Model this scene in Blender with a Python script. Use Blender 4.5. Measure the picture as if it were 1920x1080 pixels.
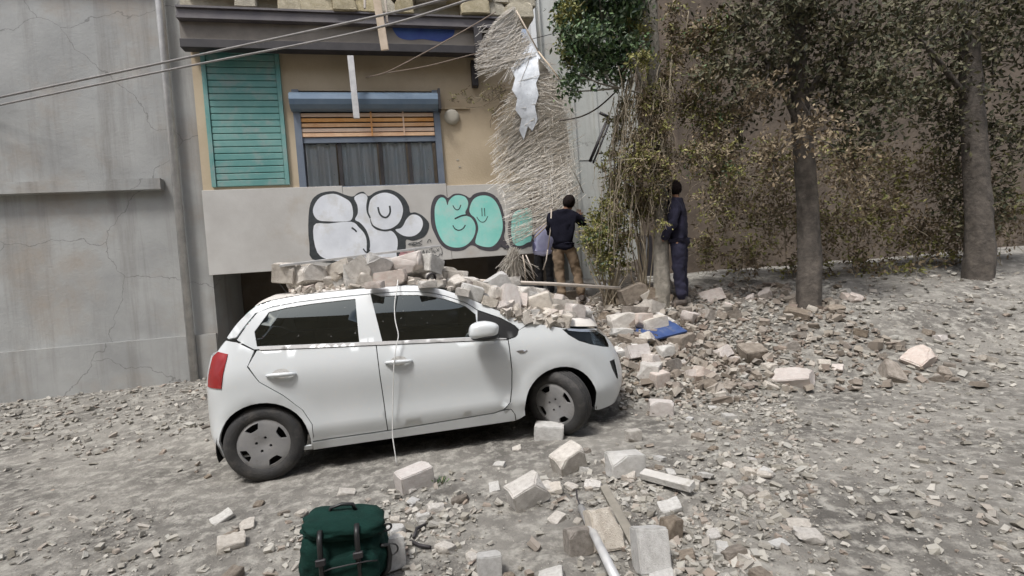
import bpy, bmesh, math, random
from mathutils import Vector, Matrix, noise, Euler
from mathutils.geometry import delaunay_2d_cdt
R_ = math.radians
for o in list(bpy.data.objects): bpy.data.objects.remove(o)
scn = bpy.context.scene
col = scn.collection

# ------------------------------------------------------------------ camera, sky, sun, exposure
FPX, PITCH, ROLL, HC = 910.0, 0.0248, 0.0758, 1.43
_cp, _sp, _c, _s = math.cos(PITCH), math.sin(PITCH), math.cos(ROLL), math.sin(ROLL)
CF = Vector((0, _cp, -_sp)); _r = Vector((1, 0, 0)); _u = Vector((0, _sp, _cp))
CR = _c*_r - _s*_u; CU = _s*_r + _c*_u; CC = Vector((0, 0, HC))
cd = bpy.data.cameras.new('camera'); cam = bpy.data.objects.new('camera', cd); col.objects.link(cam)
cd.sensor_fit = 'HORIZONTAL'; cd.sensor_width = 36; cd.lens = 36*FPX/1920; cd.clip_start = .05; cd.clip_end = 600
M = Matrix.Identity(4)
for i in range(3):
    M[i][0], M[i][1], M[i][2], M[i][3] = CR[i], CU[i], -CF[i], CC[i]
cam.matrix_world = M; scn.camera = cam
SUN_EL, SUN_AZ = 63.0, -32.0           # azimuth: 0 = from behind the camera, negative = from the left
sd = Vector((math.sin(R_(SUN_AZ))*math.cos(R_(SUN_EL)), -math.cos(R_(SUN_AZ))*math.cos(R_(SUN_EL)), math.sin(R_(SUN_EL))))
w = bpy.data.worlds.new('World'); scn.world = w; w.use_nodes = True
nt = w.node_tree; bg = nt.nodes['Background']
sky = nt.nodes.new('ShaderNodeTexSky'); sky.sky_type = 'NISHITA'; sky.sun_disc = False
sky.sun_elevation = R_(SUN_EL); sky.sun_rotation = math.atan2(sd.x, sd.y); sky.dust_density = 4.0; sky.air_density = 1.0; sky.ozone_density = 1.0
hs = nt.nodes.new('ShaderNodeHueSaturation'); hs.inputs['Saturation'].default_value = .55
nt.links.new(sky.outputs[0], hs.inputs['Color']); nt.links.new(hs.outputs[0], bg.inputs['Color'])
bg.inputs['Strength'].default_value = 0.092
sl = bpy.data.lights.new('sun', 'SUN'); sl.energy = 1.5; sl.angle = R_(11); sl.color = (1, .985, .965)
so = bpy.data.objects.new('sun', sl); col.objects.link(so); so.rotation_euler = (-sd).to_track_quat('-Z', 'Y').to_euler()
vs = scn.view_settings; vs.view_transform = 'Standard'; vs.look = 'None'; vs.gamma = 1; vs.use_curve_mapping = False
vs.exposure = 0.98
scn.cycles.max_bounces = 8; scn.cycles.caustics_reflective = False; scn.cycles.caustics_refractive = False

# ------------------------------------------------------------------ photograph geometry helpers
def ray(px, py): return CF*FPX + CR*(px-960) + CU*(540-py)
def at(px, py, Y):
    d = ray(px, py); return CC + d*((Y-CC.y)/d.y)
def proj(p):
    d = p-CC; z = d.dot(CF); return 960+FPX*d.dot(CR)/z, 540-FPX*d.dot(CU)/z
FB, FD = .21, 8.3
FO = Vector((0, FD, 0)); FM = Matrix.Rotation(FB, 4, 'Z'); FI = FM.inverted()
def fac(px, py, d=0.0):
    o = FI @ (CC-FO); r = FI @ ray(px, py); t = (d-o.y)/r.y; return o + r*t
CYAW = .2206; CO = Vector((.364, 4.186, 0)); CM = Matrix.Translation(CO) @ Matrix.Rotation(CYAW, 4, 'Z'); CI = CM.inverted()
def carp(px, py, y):
    o = CI @ CC; r = CI.to_3x3() @ ray(px, py); t = (y-o.y)/r.y; return o + r*t
def sstep(a, b, x):
    t = min(1, max(0, (x-a)/(b-a))); return t*t*(3-2*t)
def interp(tab, x):
    if x <= tab[0][0]: return tab[0][1]
    for (a, va), (b, vb) in zip(tab, tab[1:]):
        if x <= b: return va + (vb-va)*(x-a)/(b-a)
    return tab[-1][1]
def smooth_interp(tab, x):
    n = len(tab)
    if x <= tab[0][0]: return tab[0][1]
    if x >= tab[-1][0]: return tab[-1][1]
    for i in range(n-1):
        if x <= tab[i+1][0]:
            x0, y0 = tab[i]; x1, y1 = tab[i+1]; h = x1-x0
            def sl(k):
                if k <= 0: return (tab[1][1]-tab[0][1])/(tab[1][0]-tab[0][0])
                if k >= n-1: return (tab[-1][1]-tab[-2][1])/(tab[-1][0]-tab[-2][0])
                return (tab[k+1][1]-tab[k-1][1])/(tab[k+1][0]-tab[k-1][0])
            t = (x-x0)/h; m0, m1 = sl(i)*h, sl(i+1)*h
            return (2*t**3-3*t*t+1)*y0+(t**3-2*t*t+t)*m0+(-2*t**3+3*t*t)*y1+(t**3-t*t)*m1
def H(x, y):                                # lie of the land: street, then the collapsed heap rising at the back right
    a = interp([(-30, 0), (4.7, 0), (5.4, .22), (6.0, .48), (6.8, .74), (8.0, 1.0), (9.2, 1.18), (30, 1.3)], y - .12*min(max(x-1, -1), 3))
    a += .30*math.exp(-((x-2.05)/.65)**2-((y-7.2)/.6)**2)+.12*math.exp(-((x-1.5)/.5)**2-((y-6.2)/.4)**2)
    m = sstep(-4.5, -.8, x)
    n = noise.noise(Vector((x*1.3, y*1.3, 3.1)))*.5 + noise.noise(Vector((x*3.7, y*3.7, 7.7)))*.22
    return a*(.25+.75*m) + n*(.03+.16*min(a, .8))*m + .012*noise.noise(Vector((x*5, y*5, 0)))
def on_land(px, py):
    d = ray(px, py); t = .5/d.y
    for i in range(1500):
        p = CC + d*t
        if p.z <= H(p.x, p.y): return Vector((p.x, p.y, H(p.x, p.y)))
        t += .012/d.y
    return p

# ------------------------------------------------------------------ materials
MATS = {}
def mat(name, c1, c2=None, rough=.8, scale=6, bump=.0, bscale=40, metal=0, spec=.5, coat=0, vary=0, isl=None, detail=6, lo=.35, hi=.65, extra=None, streak=None):
    m = bpy.data.materials.new(name); m.use_nodes = True; n = m.node_tree.nodes; L = m.node_tree.links
    b = n['Principled BSDF']; b.inputs['Roughness'].default_value = rough; b.inputs['Metallic'].default_value = metal
    b.inputs['Specular IOR Level'].default_value = spec; b.inputs['Coat Weight'].default_value = coat; b.inputs['Coat Roughness'].default_value = .05
    tc = n.new('ShaderNodeTexCoord'); out = None
    c2 = c2 or c1
    if isl:
        g = n.new('ShaderNodeNewGeometry'); cr = n.new('ShaderNodeValToRGB'); L.new(g.outputs['Random Per Island'], cr.inputs[0])
        els = cr.color_ramp.elements
        for i, c in enumerate(isl):
            e = els[i] if i < 2 else els.new(1)
            e.color = (*c, 1)
        for i, e in enumerate(cr.color_ramp.elements): e.position = i/(len(isl)-1)
        out = cr.outputs[0]
    else:
        t = n.new('ShaderNodeTexNoise'); t.inputs['Scale'].default_value = scale; t.inputs['Detail'].default_value = detail; t.inputs['Roughness'].default_value = .6
        L.new(tc.outputs['Object'], t.inputs['Vector'])
        cr = n.new('ShaderNodeValToRGB'); L.new(t.outputs['Fac'], cr.inputs[0])
        cr.color_ramp.elements[0].position = lo; cr.color_ramp.elements[1].position = hi
        cr.color_ramp.elements[0].color = (*c1, 1); cr.color_ramp.elements[1].color = (*c2, 1); out = cr.outputs[0]
    if extra:
        c3, sc3, l3, h3 = extra
        t = n.new('ShaderNodeTexNoise'); t.inputs['Scale'].default_value = sc3; t.inputs['Detail'].default_value = 8; t.inputs['Roughness'].default_value = .7
        L.new(tc.outputs['Object'], t.inputs['Vector'])
        mr = n.new('ShaderNodeMapRange'); mr.inputs[1].default_value = l3; mr.inputs[2].default_value = h3; L.new(t.outputs['Fac'], mr.inputs[0])
        mx = n.new('ShaderNodeMix'); mx.data_type = 'RGBA'; mx.inputs['B'].default_value = (*c3, 1)
        L.new(mr.outputs[0], mx.inputs['Factor']); L.new(out, mx.inputs['A']); out = mx.outputs['Result']
    if streak:
        mp = n.new('ShaderNodeMapping'); mp.inputs['Scale'].default_value = (2.6, 2.6, .16); L.new(tc.outputs['Object'], mp.inputs['Vector'])
        t = n.new('ShaderNodeTexNoise'); t.inputs['Scale'].default_value = 1.5; t.inputs['Detail'].default_value = 9; t.inputs['Roughness'].default_value = .7; L.new(mp.outputs[0], t.inputs['Vector'])
        mr = n.new('ShaderNodeMapRange'); mr.inputs[1].default_value = .5; mr.inputs[2].default_value = .74; mr.inputs[4].default_value = .75; L.new(t.outputs['Fac'], mr.inputs[0])
        mx = n.new('ShaderNodeMix'); mx.data_type = 'RGBA'; mx.inputs['B'].default_value = (*streak, 1); L.new(mr.outputs[0], mx.inputs['Factor']); L.new(out, mx.inputs['A']); out = mx.outputs['Result']
        vo = n.new('ShaderNodeTexVoronoi'); vo.feature = 'DISTANCE_TO_EDGE'; vo.inputs['Scale'].default_value = .55; nz2 = n.new('ShaderNodeTexNoise'); nz2.inputs['Scale'].default_value = 2.2; nz2.inputs['Detail'].default_value = 6
        L.new(tc.outputs['Object'], nz2.inputs['Vector']); mv = n.new('ShaderNodeMix'); mv.data_type = 'VECTOR'; mv.inputs['Factor'].default_value = .35; L.new(tc.outputs['Object'], mv.inputs['A']); L.new(nz2.outputs['Color'], mv.inputs['B']); L.new(mv.outputs['Result'], vo.inputs['Vector'])
        mr = n.new('ShaderNodeMapRange'); mr.inputs[1].default_value = .0008; mr.inputs[2].default_value = .0028; mr.inputs[3].default_value = .45; mr.inputs[4].default_value = 0; L.new(vo.outputs['Distance'], mr.inputs[0])
        mx = n.new('ShaderNodeMix'); mx.data_type = 'RGBA'; mx.inputs['B'].default_value = (streak[0]*.4, streak[1]*.4, streak[2]*.4, 1); L.new(mr.outputs[0], mx.inputs['Factor']); L.new(out, mx.inputs['A']); out = mx.outputs['Result']
    if vary:
        oi = n.new('ShaderNodeObjectInfo'); h = n.new('ShaderNodeHueSaturation')
        mr = n.new('ShaderNodeMapRange'); mr.inputs[3].default_value = 1-vary; mr.inputs[4].default_value = 1+vary*.6
        L.new(oi.outputs['Random'], mr.inputs[0]); L.new(mr.outputs[0], h.inputs['Value']); L.new(out, h.inputs['Color'])
        mh = n.new('ShaderNodeMath'); mh.operation = 'MULTIPLY_ADD'; mh.inputs[1].default_value = 7.31; mh.inputs[2].default_value = .2; L.new(oi.outputs['Random'], mh.inputs[0])
        fr = n.new('ShaderNodeMath'); fr.operation = 'FRACT'; L.new(mh.outputs[0], fr.inputs[0])
        ms = n.new('ShaderNodeMapRange'); ms.inputs[3].default_value = .6; ms.inputs[4].default_value = 1.25; L.new(fr.outputs[0], ms.inputs[0]); L.new(ms.outputs[0], h.inputs['Saturation'])
        out = h.outputs[0]
    L.new(out, b.inputs['Base Color'])
    if bump:
        t = n.new('ShaderNodeTexNoise'); t.inputs['Scale'].default_value = bscale; t.inputs['Detail'].default_value = 8; t.inputs['Roughness'].default_value = .65
        L.new(tc.outputs['Object'], t.inputs['Vector'])
        bp = n.new('ShaderNodeBump'); bp.inputs['Strength'].default_value = bump; bp.inputs['Distance'].default_value = .02
        L.new(t.outputs['Fac'], bp.inputs['Height']); L.new(bp.outputs[0], b.inputs['Normal'])
    MATS[name] = m; return m
m_ground = mat('dusty_asphalt', (.10, .093, .083), (.235, .222, .198), .95, 1.4, 1.0, 30, detail=14, lo=.34, hi=.60, extra=((.345, .33, .295), 9, .47, .62))
m_chip = mat('stone_chips', (.4, .37, .32), None, .95, isl=[(.20, .185, .16), (.30, .28, .24), (.38, .36, .32), (.48, .455, .41), (.27, .22, .18), (.36, .35, .32), (.42, .40, .355), (.24, .225, .20)], bump=.4, bscale=60)
m_stone = mat('limestone', (.50, .455, .40), (.66, .62, .56), .95, 4, .65, 30, vary=.16, extra=((.38, .335, .28), 9, .54, .68))
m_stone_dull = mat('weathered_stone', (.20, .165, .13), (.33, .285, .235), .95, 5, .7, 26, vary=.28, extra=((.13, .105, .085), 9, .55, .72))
m_stone_pink = mat('pink_plastered_stone', (.53, .455, .41), (.66, .59, .545), .95, 4, .6, 32, vary=.12, extra=((.62, .59, .545), 7, .5, .66))
m_stone_grey = mat('grey_concrete', (.46, .445, .42), (.61, .60, .575), .95, 4, .55, 34, vary=.12, extra=((.36, .345, .315), 10, .56, .7))
m_paint = mat('white_car_paint', (.64, .67, .68), (.66, .685, .695), .28, 3, coat=.6, extra=((.72, .70, .66), 30, .55, .85))
m_paint_dust = mat('dusty_white_paint', (.70, .66, .61), (.76, .735, .70), .45, 5, coat=.25, extra=((.60, .55, .49), 9, .5, .8))
m_black = mat('black_plastic', (.012, .012, .013), (.02, .02, .02), .45, 20)
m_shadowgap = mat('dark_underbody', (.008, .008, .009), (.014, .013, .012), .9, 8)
m_rubber = mat('tyre_rubber', (.028, .028, .029), (.045, .043, .041), .75, 9, .3, 60, extra=((.11, .10, .09), 7, .52, .8))
m_hub = mat('grey_wheel_cover', (.27, .27, .275), (.34, .335, .33), .42, 8, metal=.2, extra=((.22, .205, .19), 15, .55, .75))
m_chrome = mat('bright_trim', (.62, .62, .62), (.75, .75, .75), .2, 8, metal=.9)
m_silver = mat('dusty_aluminium', (.50, .50, .50), (.63, .625, .615), .45, 9, metal=.35)
m_plaster = mat('tan_plaster', (.46, .375, .26), (.54, .45, .325), .92, 1.3, .25, 30, detail=8, extra=((.42, .335, .235), .9, .5, .75))
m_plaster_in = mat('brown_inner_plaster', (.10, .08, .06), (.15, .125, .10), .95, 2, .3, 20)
m_panel = mat('pale_painted_panel', (.46, .445, .42), (.55, .54, .515), .85, 1.6, .15, 40, detail=8, extra=((.42, .365, .30), 1.1, .56, .8))
m_pale = mat('pale_grey_render', (.41, .425, .395), (.52, .53, .50), .9, .9, .2, 25, detail=8, extra=((.43, .37, .31), 1.2, .5, .72), streak=(.34, .33, .30))
m_white = mat('white_painted_corner', (.74, .76, .76), (.80, .81, .81), .7, 4)
m_leftwall = mat('grey_rendered_wall', (.30, .305, .30), (.40, .405, .395), .9, 1.1, .25, 25, detail=8, extra=((.33, .29, .245), .8, .5, .75), streak=(.20, .19, .175))
m_teal = mat('turquoise_shutter_paint', (.10, .27, .255), (.17, .34, .315), .65, 2.5, extra=((.26, .30, .29), 5, .5, .75))
m_mud = mat('brown_earth_wall', (.085, .066, .05), (.16, .125, .095), .95, 1.7, .6, 12, detail=9, streak=(.06, .048, .038))
m_beam = mat('grey_purple_steel', (.085, .078, .088), (.13, .118, .122), .6, 3, .1, 30)
m_dark = mat('dark_steel', (.018, .016, .019), (.04, .035, .037), .6, 4)
m_fascia = mat('weathered_fascia', (.19, .17, .15), (.27, .245, .215), .85, 2.2, .2, 30)
m_blue = mat('blue_paint', (.02, .045, .22), (.045, .10, .30), .6, 3)
m_shutter = mat('blue_grey_metal', (.13, .19, .265), (.18, .24, .31), .42, 3, metal=.2)
m_frame = mat('slate_blue_frame', (.125, .155, .205), (.175, .205, .25), .5, 3)
m_wood = mat('orange_wood', (.66, .37, .19), (.78, .50, .29), .65, 5, .2, 40, vary=.12)
m_palewood = mat('bleached_wood', (.50, .42, .33), (.62, .53, .44), .8, 6, .2, 40, vary=.08)
m_greywood = mat('grey_plank', (.20, .185, .155), (.29, .265, .225), .9, 6, .3, 50)
m_yellow = mat('yellowish_masonry', (.40, .35, .235), (.55, .49, .36), .95, 4, .7, 18, vary=.14, extra=((.27, .22, .155), 7, .56, .74))
m_curtain = mat('grey_blue_curtain', (.76, .86, .92), (.88, .92, .95), .9, 2.2)
m_cream = mat('cream_plastic', (.44, .41, .34), (.48, .45, .38), .6, 5)
m_reed = mat('dry_reed', (.4, .35, .27), None, .85, isl=[(.36, .31, .25), (.70, .65, .57), (.80, .76, .70), (.86, .84, .80), (.56, .52, .46), (.77, .74, .69), (.45, .40, .34), (.83, .80, .75)])
m_matback = mat('reed_mat_backing', (.60, .57, .52), (.80, .78, .74), .9, 30, .6, 60)
m_plastic = mat('white_plastic_sheet', (.58, .62, .67), (.76, .80, .85), .5, 7, .3, 18, extra=((.36, .37, .37), 30, .60, .72))  # dark speckles put foliage shadows into the sheet's colour
m_bark = mat('grey_brown_bark', (.17, .155, .13), (.32, .295, .25), .95, 9, 1.0, 26)
m_barkdark = mat('dark_bark', (.06, .052, .045), (.13, .112, .095), .95, 8, .8, 24)
m_twig = mat('dry_stems', (.2, .16, .11), None, .9, isl=[(.14, .11, .08), (.27, .225, .16), (.38, .33, .245), (.20, .17, .125)])
m_leaf = mat('green_leaves', (.05, .09, .03), None, .55, isl=[(.022, .05, .024), (.045, .09, .034), (.08, .15, .045), (.15, .21, .09), (.03, .065, .036), (.24, .28, .18)])
m_olive = mat('olive_leaves', (.1, .1, .03), None, .65, isl=[(.12, .12, .03), (.21, .205, .055), (.33, .31, .10), (.155, .17, .045), (.26, .23, .10)])
m_dryleaf = mat('brown_dry_leaves', (.14, .10, .06), None, .85, isl=[(.11, .08, .05), (.20, .15, .09), (.31, .25, .165), (.16, .12, .08)])
m_darkleaf = mat('dark_ivy_leaves', (.04, .04, .03), None, .7, isl=[(.035, .042, .02), (.06, .064, .03), (.11, .105, .05), (.075, .06, .036), (.15, .14, .075)])
m_skin = mat('brown_skin', (.33, .17, .105), (.37, .20, .125), .55, 12)
m_hair = mat('black_hair', (.008, .005, .005), (.016, .011, .010), .85, 40, .3, 50, spec=.15)
m_navy = mat('black_navy_cloth', (.006, .006, .012), (.010, .010, .018), .95, 10, .2, 40, spec=.15)
m_navy2 = mat('navy_robe_cloth', (.010, .010, .026), (.018, .017, .04), .9, 10, .2, 40)
m_khaki = mat('khaki_cloth', (.15, .105, .066), (.20, .145, .096), .9, 8, .3, 30)
m_lilac = mat('lilac_shirt_cloth', (.48, .48, .72), (.60, .60, .80), .85, 8, .2, 30)
m_char = mat('charcoal_trouser_cloth', (.015, .015, .018), (.03, .03, .033), .9, 10)
m_shoe = mat('dusty_shoe', (.05, .04, .035), (.12, .10, .085), .8, 20)
m_green = mat('dark_green_canvas', (.003, .018, .014), (.006, .034, .027), .9, 5, .3, 60, spec=.2)
m_cable = mat('grey_cable', (.21, .20, .195), (.30, .285, .275), .6, 10)
m_wire = mat('tan_wire', (.22, .17, .135), (.28, .22, .18), .7, 10)
m_cord = mat('white_cord', (.62, .62, .60), (.72, .72, .70), .6, 10)
m_g_black = mat('black_spray', (.028, .034, .038), (.05, .056, .06), .75, 14)
m_g_purple = mat('charcoal_spray', (.06, .055, .066), (.085, .078, .088), .75, 10)
m_g_mint = mat('mint_spray', (.24, .68, .60), (.36, .74, .67), .75, 3.2, extra=((.50, .68, .63), 4, .5, .75))
m_g_white = mat('white_spray', (.66, .69, .74), (.80, .83, .88), .75, 2.5, extra=((.60, .60, .585), 3, .52, .72))
m_g_pink = mat('pink_spray', (.50, .20, .23), (.46, .33, .31), .8, 22)
m_bluesheet = mat('blue_board', (.022, .05, .16), (.045, .085, .22), .6, 7, .2, 20, extra=((.2, .2, .2), 9, .55, .8))
m_seat = mat('dark_seat_cloth', (.03, .03, .032), (.05, .05, .05), .9, 20)
def glass_mat(name, tint, rough=.02, ior=1.55):
    m = bpy.data.materials.new(name); m.use_nodes = True; n = m.node_tree.nodes; L = m.node_tree.links
    for x in list(n):
        if x.type != 'OUTPUT_MATERIAL': n.remove(x)
    out = [x for x in n if x.type == 'OUTPUT_MATERIAL'][0]
    t = n.new('ShaderNodeBsdfTransparent'); t.inputs[0].default_value = (*tint, 1)
    g = n.new('ShaderNodeBsdfGlossy'); g.inputs['Roughness'].default_value = rough; g.inputs[0].default_value = (.84, .93, .91, 1)
    f = n.new('ShaderNodeFresnel'); f.inputs[0].default_value = ior
    mx = n.new('ShaderNodeMixShader'); L.new(f.outputs[0], mx.inputs[0]); L.new(t.outputs[0], mx.inputs[1]); L.new(g.outputs[0], mx.inputs[2])
    tc = n.new('ShaderNodeTexCoord'); nz = n.new('ShaderNodeTexNoise'); nz.inputs['Scale'].default_value = 38; nz.inputs['Detail'].default_value = 3
    L.new(tc.outputs['Object'], nz.inputs['Vector']); mr = n.new('ShaderNodeMapRange'); mr.inputs[1].default_value = .70; mr.inputs[2].default_value = .76; mr.inputs[4].default_value = .5
    L.new(nz.outputs['Fac'], mr.inputs[0]); df = n.new('ShaderNodeBsdfDiffuse'); df.inputs[0].default_value = (.35, .35, .34, 1)
    m2 = n.new('ShaderNodeMixShader'); L.new(mr.outputs[0], m2.inputs[0]); L.new(mx.outputs[0], m2.inputs[1]); L.new(df.outputs[0], m2.inputs[2]); L.new(m2.outputs[0], out.inputs[0])
    return m
m_glass = glass_mat('tinted_car_glass', (.08, .09, .105), ior=2.1)
m_lens = glass_mat('headlight_lens', (.86, .87, .88), ior=1.45)
m_pane = glass_mat('window_glass', (.95, .96, .97), ior=1.42)

# ------------------------------------------------------------------ object helpers
def tag(o, label=None, cat=None, group=None, kind=None):
    if label: o['label'] = label
    if cat: o['category'] = cat
    if group: o['group'] = group
    if kind: o['kind'] = kind
    return o
def empty(name, loc=(0, 0, 0), rz=0.0, label=None, cat=None, group=None):
    o = bpy.data.objects.new(name, None); col.objects.link(o); o.location = loc; o.rotation_euler = (0, 0, rz); o.empty_display_size = .2
    return tag(o, label, cat, group)
def link(name, me, m, parent=None, loc=None, rot=None, scale=None):
    o = bpy.data.objects.new(name, me); col.objects.link(o)
    if m is not None and not me.materials: me.materials.append(m)
    if parent: o.parent = parent
    if loc is not None: o.location = loc
    if rot is not None: o.rotation_euler = rot
    if scale is not None: o.scale = scale
    return o
class MB:
    def __init__(s): s.v = []; s.f = []; s.sm = []
    def quad(s, pts, sm=False):
        n = len(s.v); s.v += [tuple(p) for p in pts]; s.f.append(tuple(range(n, n+len(pts)))); s.sm.append(sm); return s
    def box(s, a, b, rot=None, c=None):
        x0, y0, z0 = a; x1, y1, z1 = b; n = len(s.v)
        P = [Vector(p) for p in ((x0,y0,z0),(x1,y0,z0),(x1,y1,z0),(x0,y1,z0),(x0,y0,z1),(x1,y0,z1),(x1,y1,z1),(x0,y1,z1))]
        if rot is not None: P = [rot @ p for p in P]
        if c is not None: P = [p + Vector(c) for p in P]
        s.v += [tuple(p) for p in P]
        for q in ((0,3,2,1),(4,5,6,7),(0,1,5,4),(1,2,6,5),(2,3,7,6),(3,0,4,7)): s.f.append(tuple(n+i for i in q)); s.sm.append(False)
        return s
    def tube(s, pts, r, seg=8, caps=True, sm=True):
        pts = [Vector(p) for p in pts]; rs = r if isinstance(r, (list, tuple)) else [r]*len(pts); n0 = len(s.v); up = None
        for i, p in enumerate(pts):
            d = (pts[min(i+1, len(pts)-1)] - pts[max(i-1, 0)]).normalized()
            if up is None: up = Vector((0, 0, 1)) if abs(d.z) < .9 else Vector((1, 0, 0))
            a = d.cross(up).normalized(); up = a.cross(d).normalized()
            for k in range(seg):
                t = 2*math.pi*k/seg; s.v.append(tuple(p + (a*math.cos(t) + up*math.sin(t))*rs[i]))
        for i in range(len(pts)-1):
            for k in range(seg):
                k2 = (k+1) % seg; s.f.append((n0+i*seg+k, n0+i*seg+k2, n0+(i+1)*seg+k2, n0+(i+1)*seg+k)); s.sm.append(sm)
        if caps:
            s.f.append(tuple(n0+k for k in range(seg))[::-1]); s.sm.append(False)
            s.f.append(tuple(n0+(len(pts)-1)*seg+k for k in range(seg))); s.sm.append(False)
        return s
    def lathe(s, prof, seg=40, M=None, sm=True):     # prof: (r, axial) about local Y axis
        n0 = len(s.v)
        for (r, a) in prof:
            for k in range(seg):
                t = 2*math.pi*k/seg; p = Vector((r*math.cos(t), a, r*math.sin(t))); s.v.append(tuple(M @ p if M else p))
        for i in range(len(prof)-1):
            for k in range(seg):
                k2 = (k+1) % seg; s.f.append((n0+i*seg+k, n0+i*seg+k2, n0+(i+1)*seg+k2, n0+(i+1)*seg+k)); s.sm.append(sm)
        return s
    def mesh(s, name):
        me = bpy.data.meshes.new(name); me.from_pydata(s.v, [], s.f); me.polygons.foreach_set('use_smooth', s.sm); me.update(); return me
    def build(s, name, m, parent=None, **k): return link(name, s.mesh(name), m, parent, **k)
def bevel_mesh(me, w=.01, seg=2):
    bm = bmesh.new(); bm.from_mesh(me); bmesh.ops.bevel(bm, geom=list(bm.edges), offset=w, segments=seg, affect='EDGES', profile=.6); bm.to_mesh(me); bm.free(); return me
def inside(poly, x, y):
    r = False; j = len(poly)-1
    for i in range(len(poly)):
        xi, yi = poly[i]; xj, yj = poly[j]
        if (yi > y) != (yj > y) and x < (xj-xi)*(y-yi)/(yj-yi)+xi: r = not r
        j = i
    return r
def densify(poly, h, closed=True):
    out = []; n = len(poly)
    for i in range(n if closed else n-1):
        a, b = poly[i], poly[(i+1) % n]; k = max(1, int(math.ceil(math.hypot(b[0]-a[0], b[1]-a[1])/h)))
        for q in range(k): out.append((a[0]+(b[0]-a[0])*q/k, a[1]+(b[1]-a[1])*q/k))
    if not closed: out.append(poly[-1])
    return out
def catmull(pts, closed=True, sub=6):
    n = len(pts); out = []
    for i in range(n if closed else n-1):
        g = lambda k: Vector(pts[k % n]) if closed else Vector(pts[min(max(k, 0), n-1)])
        p0, p1, p2, p3 = g(i-1), g(i), g(i+1), g(i+2)
        for q in range(sub):
            t = q/sub; out.append(tuple(.5*((2*p1)+(p2-p0)*t+(2*p0-5*p1+4*p2-p3)*t*t+(3*p1-p0-3*p2+p3)*t**3)))
    if not closed: out.append(tuple(pts[-1]))
    return out
def cdt(outline, holes=(), h=.05, extra=(), grid=True):
    V = []; Ed = []
    def ring(p, closed=True):
        n = len(V); V.extend(Vector((a[0], a[1])) for a in p); k = len(p)
        Ed.extend((n+i, n+(i+1) % k) for i in range(k if closed else k-1))
    ring(outline)
    for q in holes: ring(q)
    for q in extra: ring(q, False)
    if grid:
        xs = [p[0] for p in outline]; ys = [p[1] for p in outline]; bd = list(V)
        y = min(ys)+h/2; r = 0
        while y < max(ys):
            x = min(xs)+h/2+(h/2 if r % 2 else 0)
            while x < max(xs):
                if inside(outline, x, y) and not any(inside(q, x, y) for q in holes):
                    if all((b.x-x)**2+(b.y-y)**2 > (.5*h)**2 for b in bd): V.append(Vector((x, y)))
                x += h
            y += h*.87; r += 1
    ov, oe, of, *_ = delaunay_2d_cdt(V, Ed, [], 0, 1e-6)
    F = []
    for f in of:
        cx = sum(ov[i].x for i in f)/len(f); cy = sum(ov[i].y for i in f)/len(f)
        if inside(outline, cx, cy) and not any(inside(q, cx, cy) for q in holes): F.append(tuple(f))
    return [(p.x, p.y) for p in ov], F
def surf(name, outline, fn, m, parent, holes=(), h=.05, extra=(), keep=None, off=0.0, fold=.018, grid=True, dens=None):
    """panel: a 2-D outline laid on the surface fn(a,b)->(point, outward normal), with its edges turned in"""
    d = dens or h
    o2 = densify(outline, d); h2 = [densify(q, d) for q in holes]; e2 = [densify(q, d, False) for q in extra]
    P, F = cdt(o2, h2, h, e2, grid)
    if keep: F = [f for f in F if keep(sum(P[i][0] for i in f)/len(f), sum(P[i][1] for i in f)/len(f))]
    used = sorted({i for f in F for i in f}); ix = {u: k for k, u in enumerate(used)}
    V = []; N = []
    for u in used:
        p, n = fn(*P[u]); V.append(p + n*off); N.append(n)
    F = [tuple(ix[i] for i in f) for f in F]
    if F:
        a, b, c = (V[i] for i in F[0][:3])
        out = []
        for f in F:
            a, b, c = (V[i] for i in f[:3])
            out.append(f if (b-a).cross(c-a).dot(N[f[0]]) > 0 else f[::-1])
        F = out
    sm = [True]*len(F)
    if fold:
        cnt = {}
        for f in F:
            for i in range(len(f)):
                e = (f[i], f[(i+1) % len(f)]); cnt[e] = 1
        bnd = [e for e in cnt if (e[1], e[0]) not in cnt]
        vt = {}
        def rim(i):
            if i not in vt:
                n = len(V); V.append(V[i].copy()); V.append(V[i]-N[i]*fold); vt[i] = n
            return vt[i]
        for a, b in bnd:
            ra, rb = rim(a), rim(b); F.append((rb, ra, ra+1, rb+1)); sm.append(False)
    me = bpy.data.meshes.new(name); me.from_pydata([tuple(p) for p in V], [], F); me.polygons.foreach_set('use_smooth', sm); me.update()
    return link(name, me, m, parent)
def blob(name, M, m, parent=None, sub=3, nz=0, nscale=3, p=2.0):
    bm = bmesh.new(); bmesh.ops.create_icosphere(bm, subdivisions=sub, radius=1)
    for v in bm.verts:
        c = v.co
        if p != 2.0:
            k = (abs(c.x)**p+abs(c.y)**p+abs(c.z)**p)**(-1/p); c *= k
        if nz: c *= 1+nz*noise.noise(c*nscale)
        v.co = M @ c
    me = bpy.data.meshes.new(name); bm.to_mesh(me); bm.free(); me.polygons.foreach_set('use_smooth', [True]*len(me.polygons))
    return link(name, me, m, parent)

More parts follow.
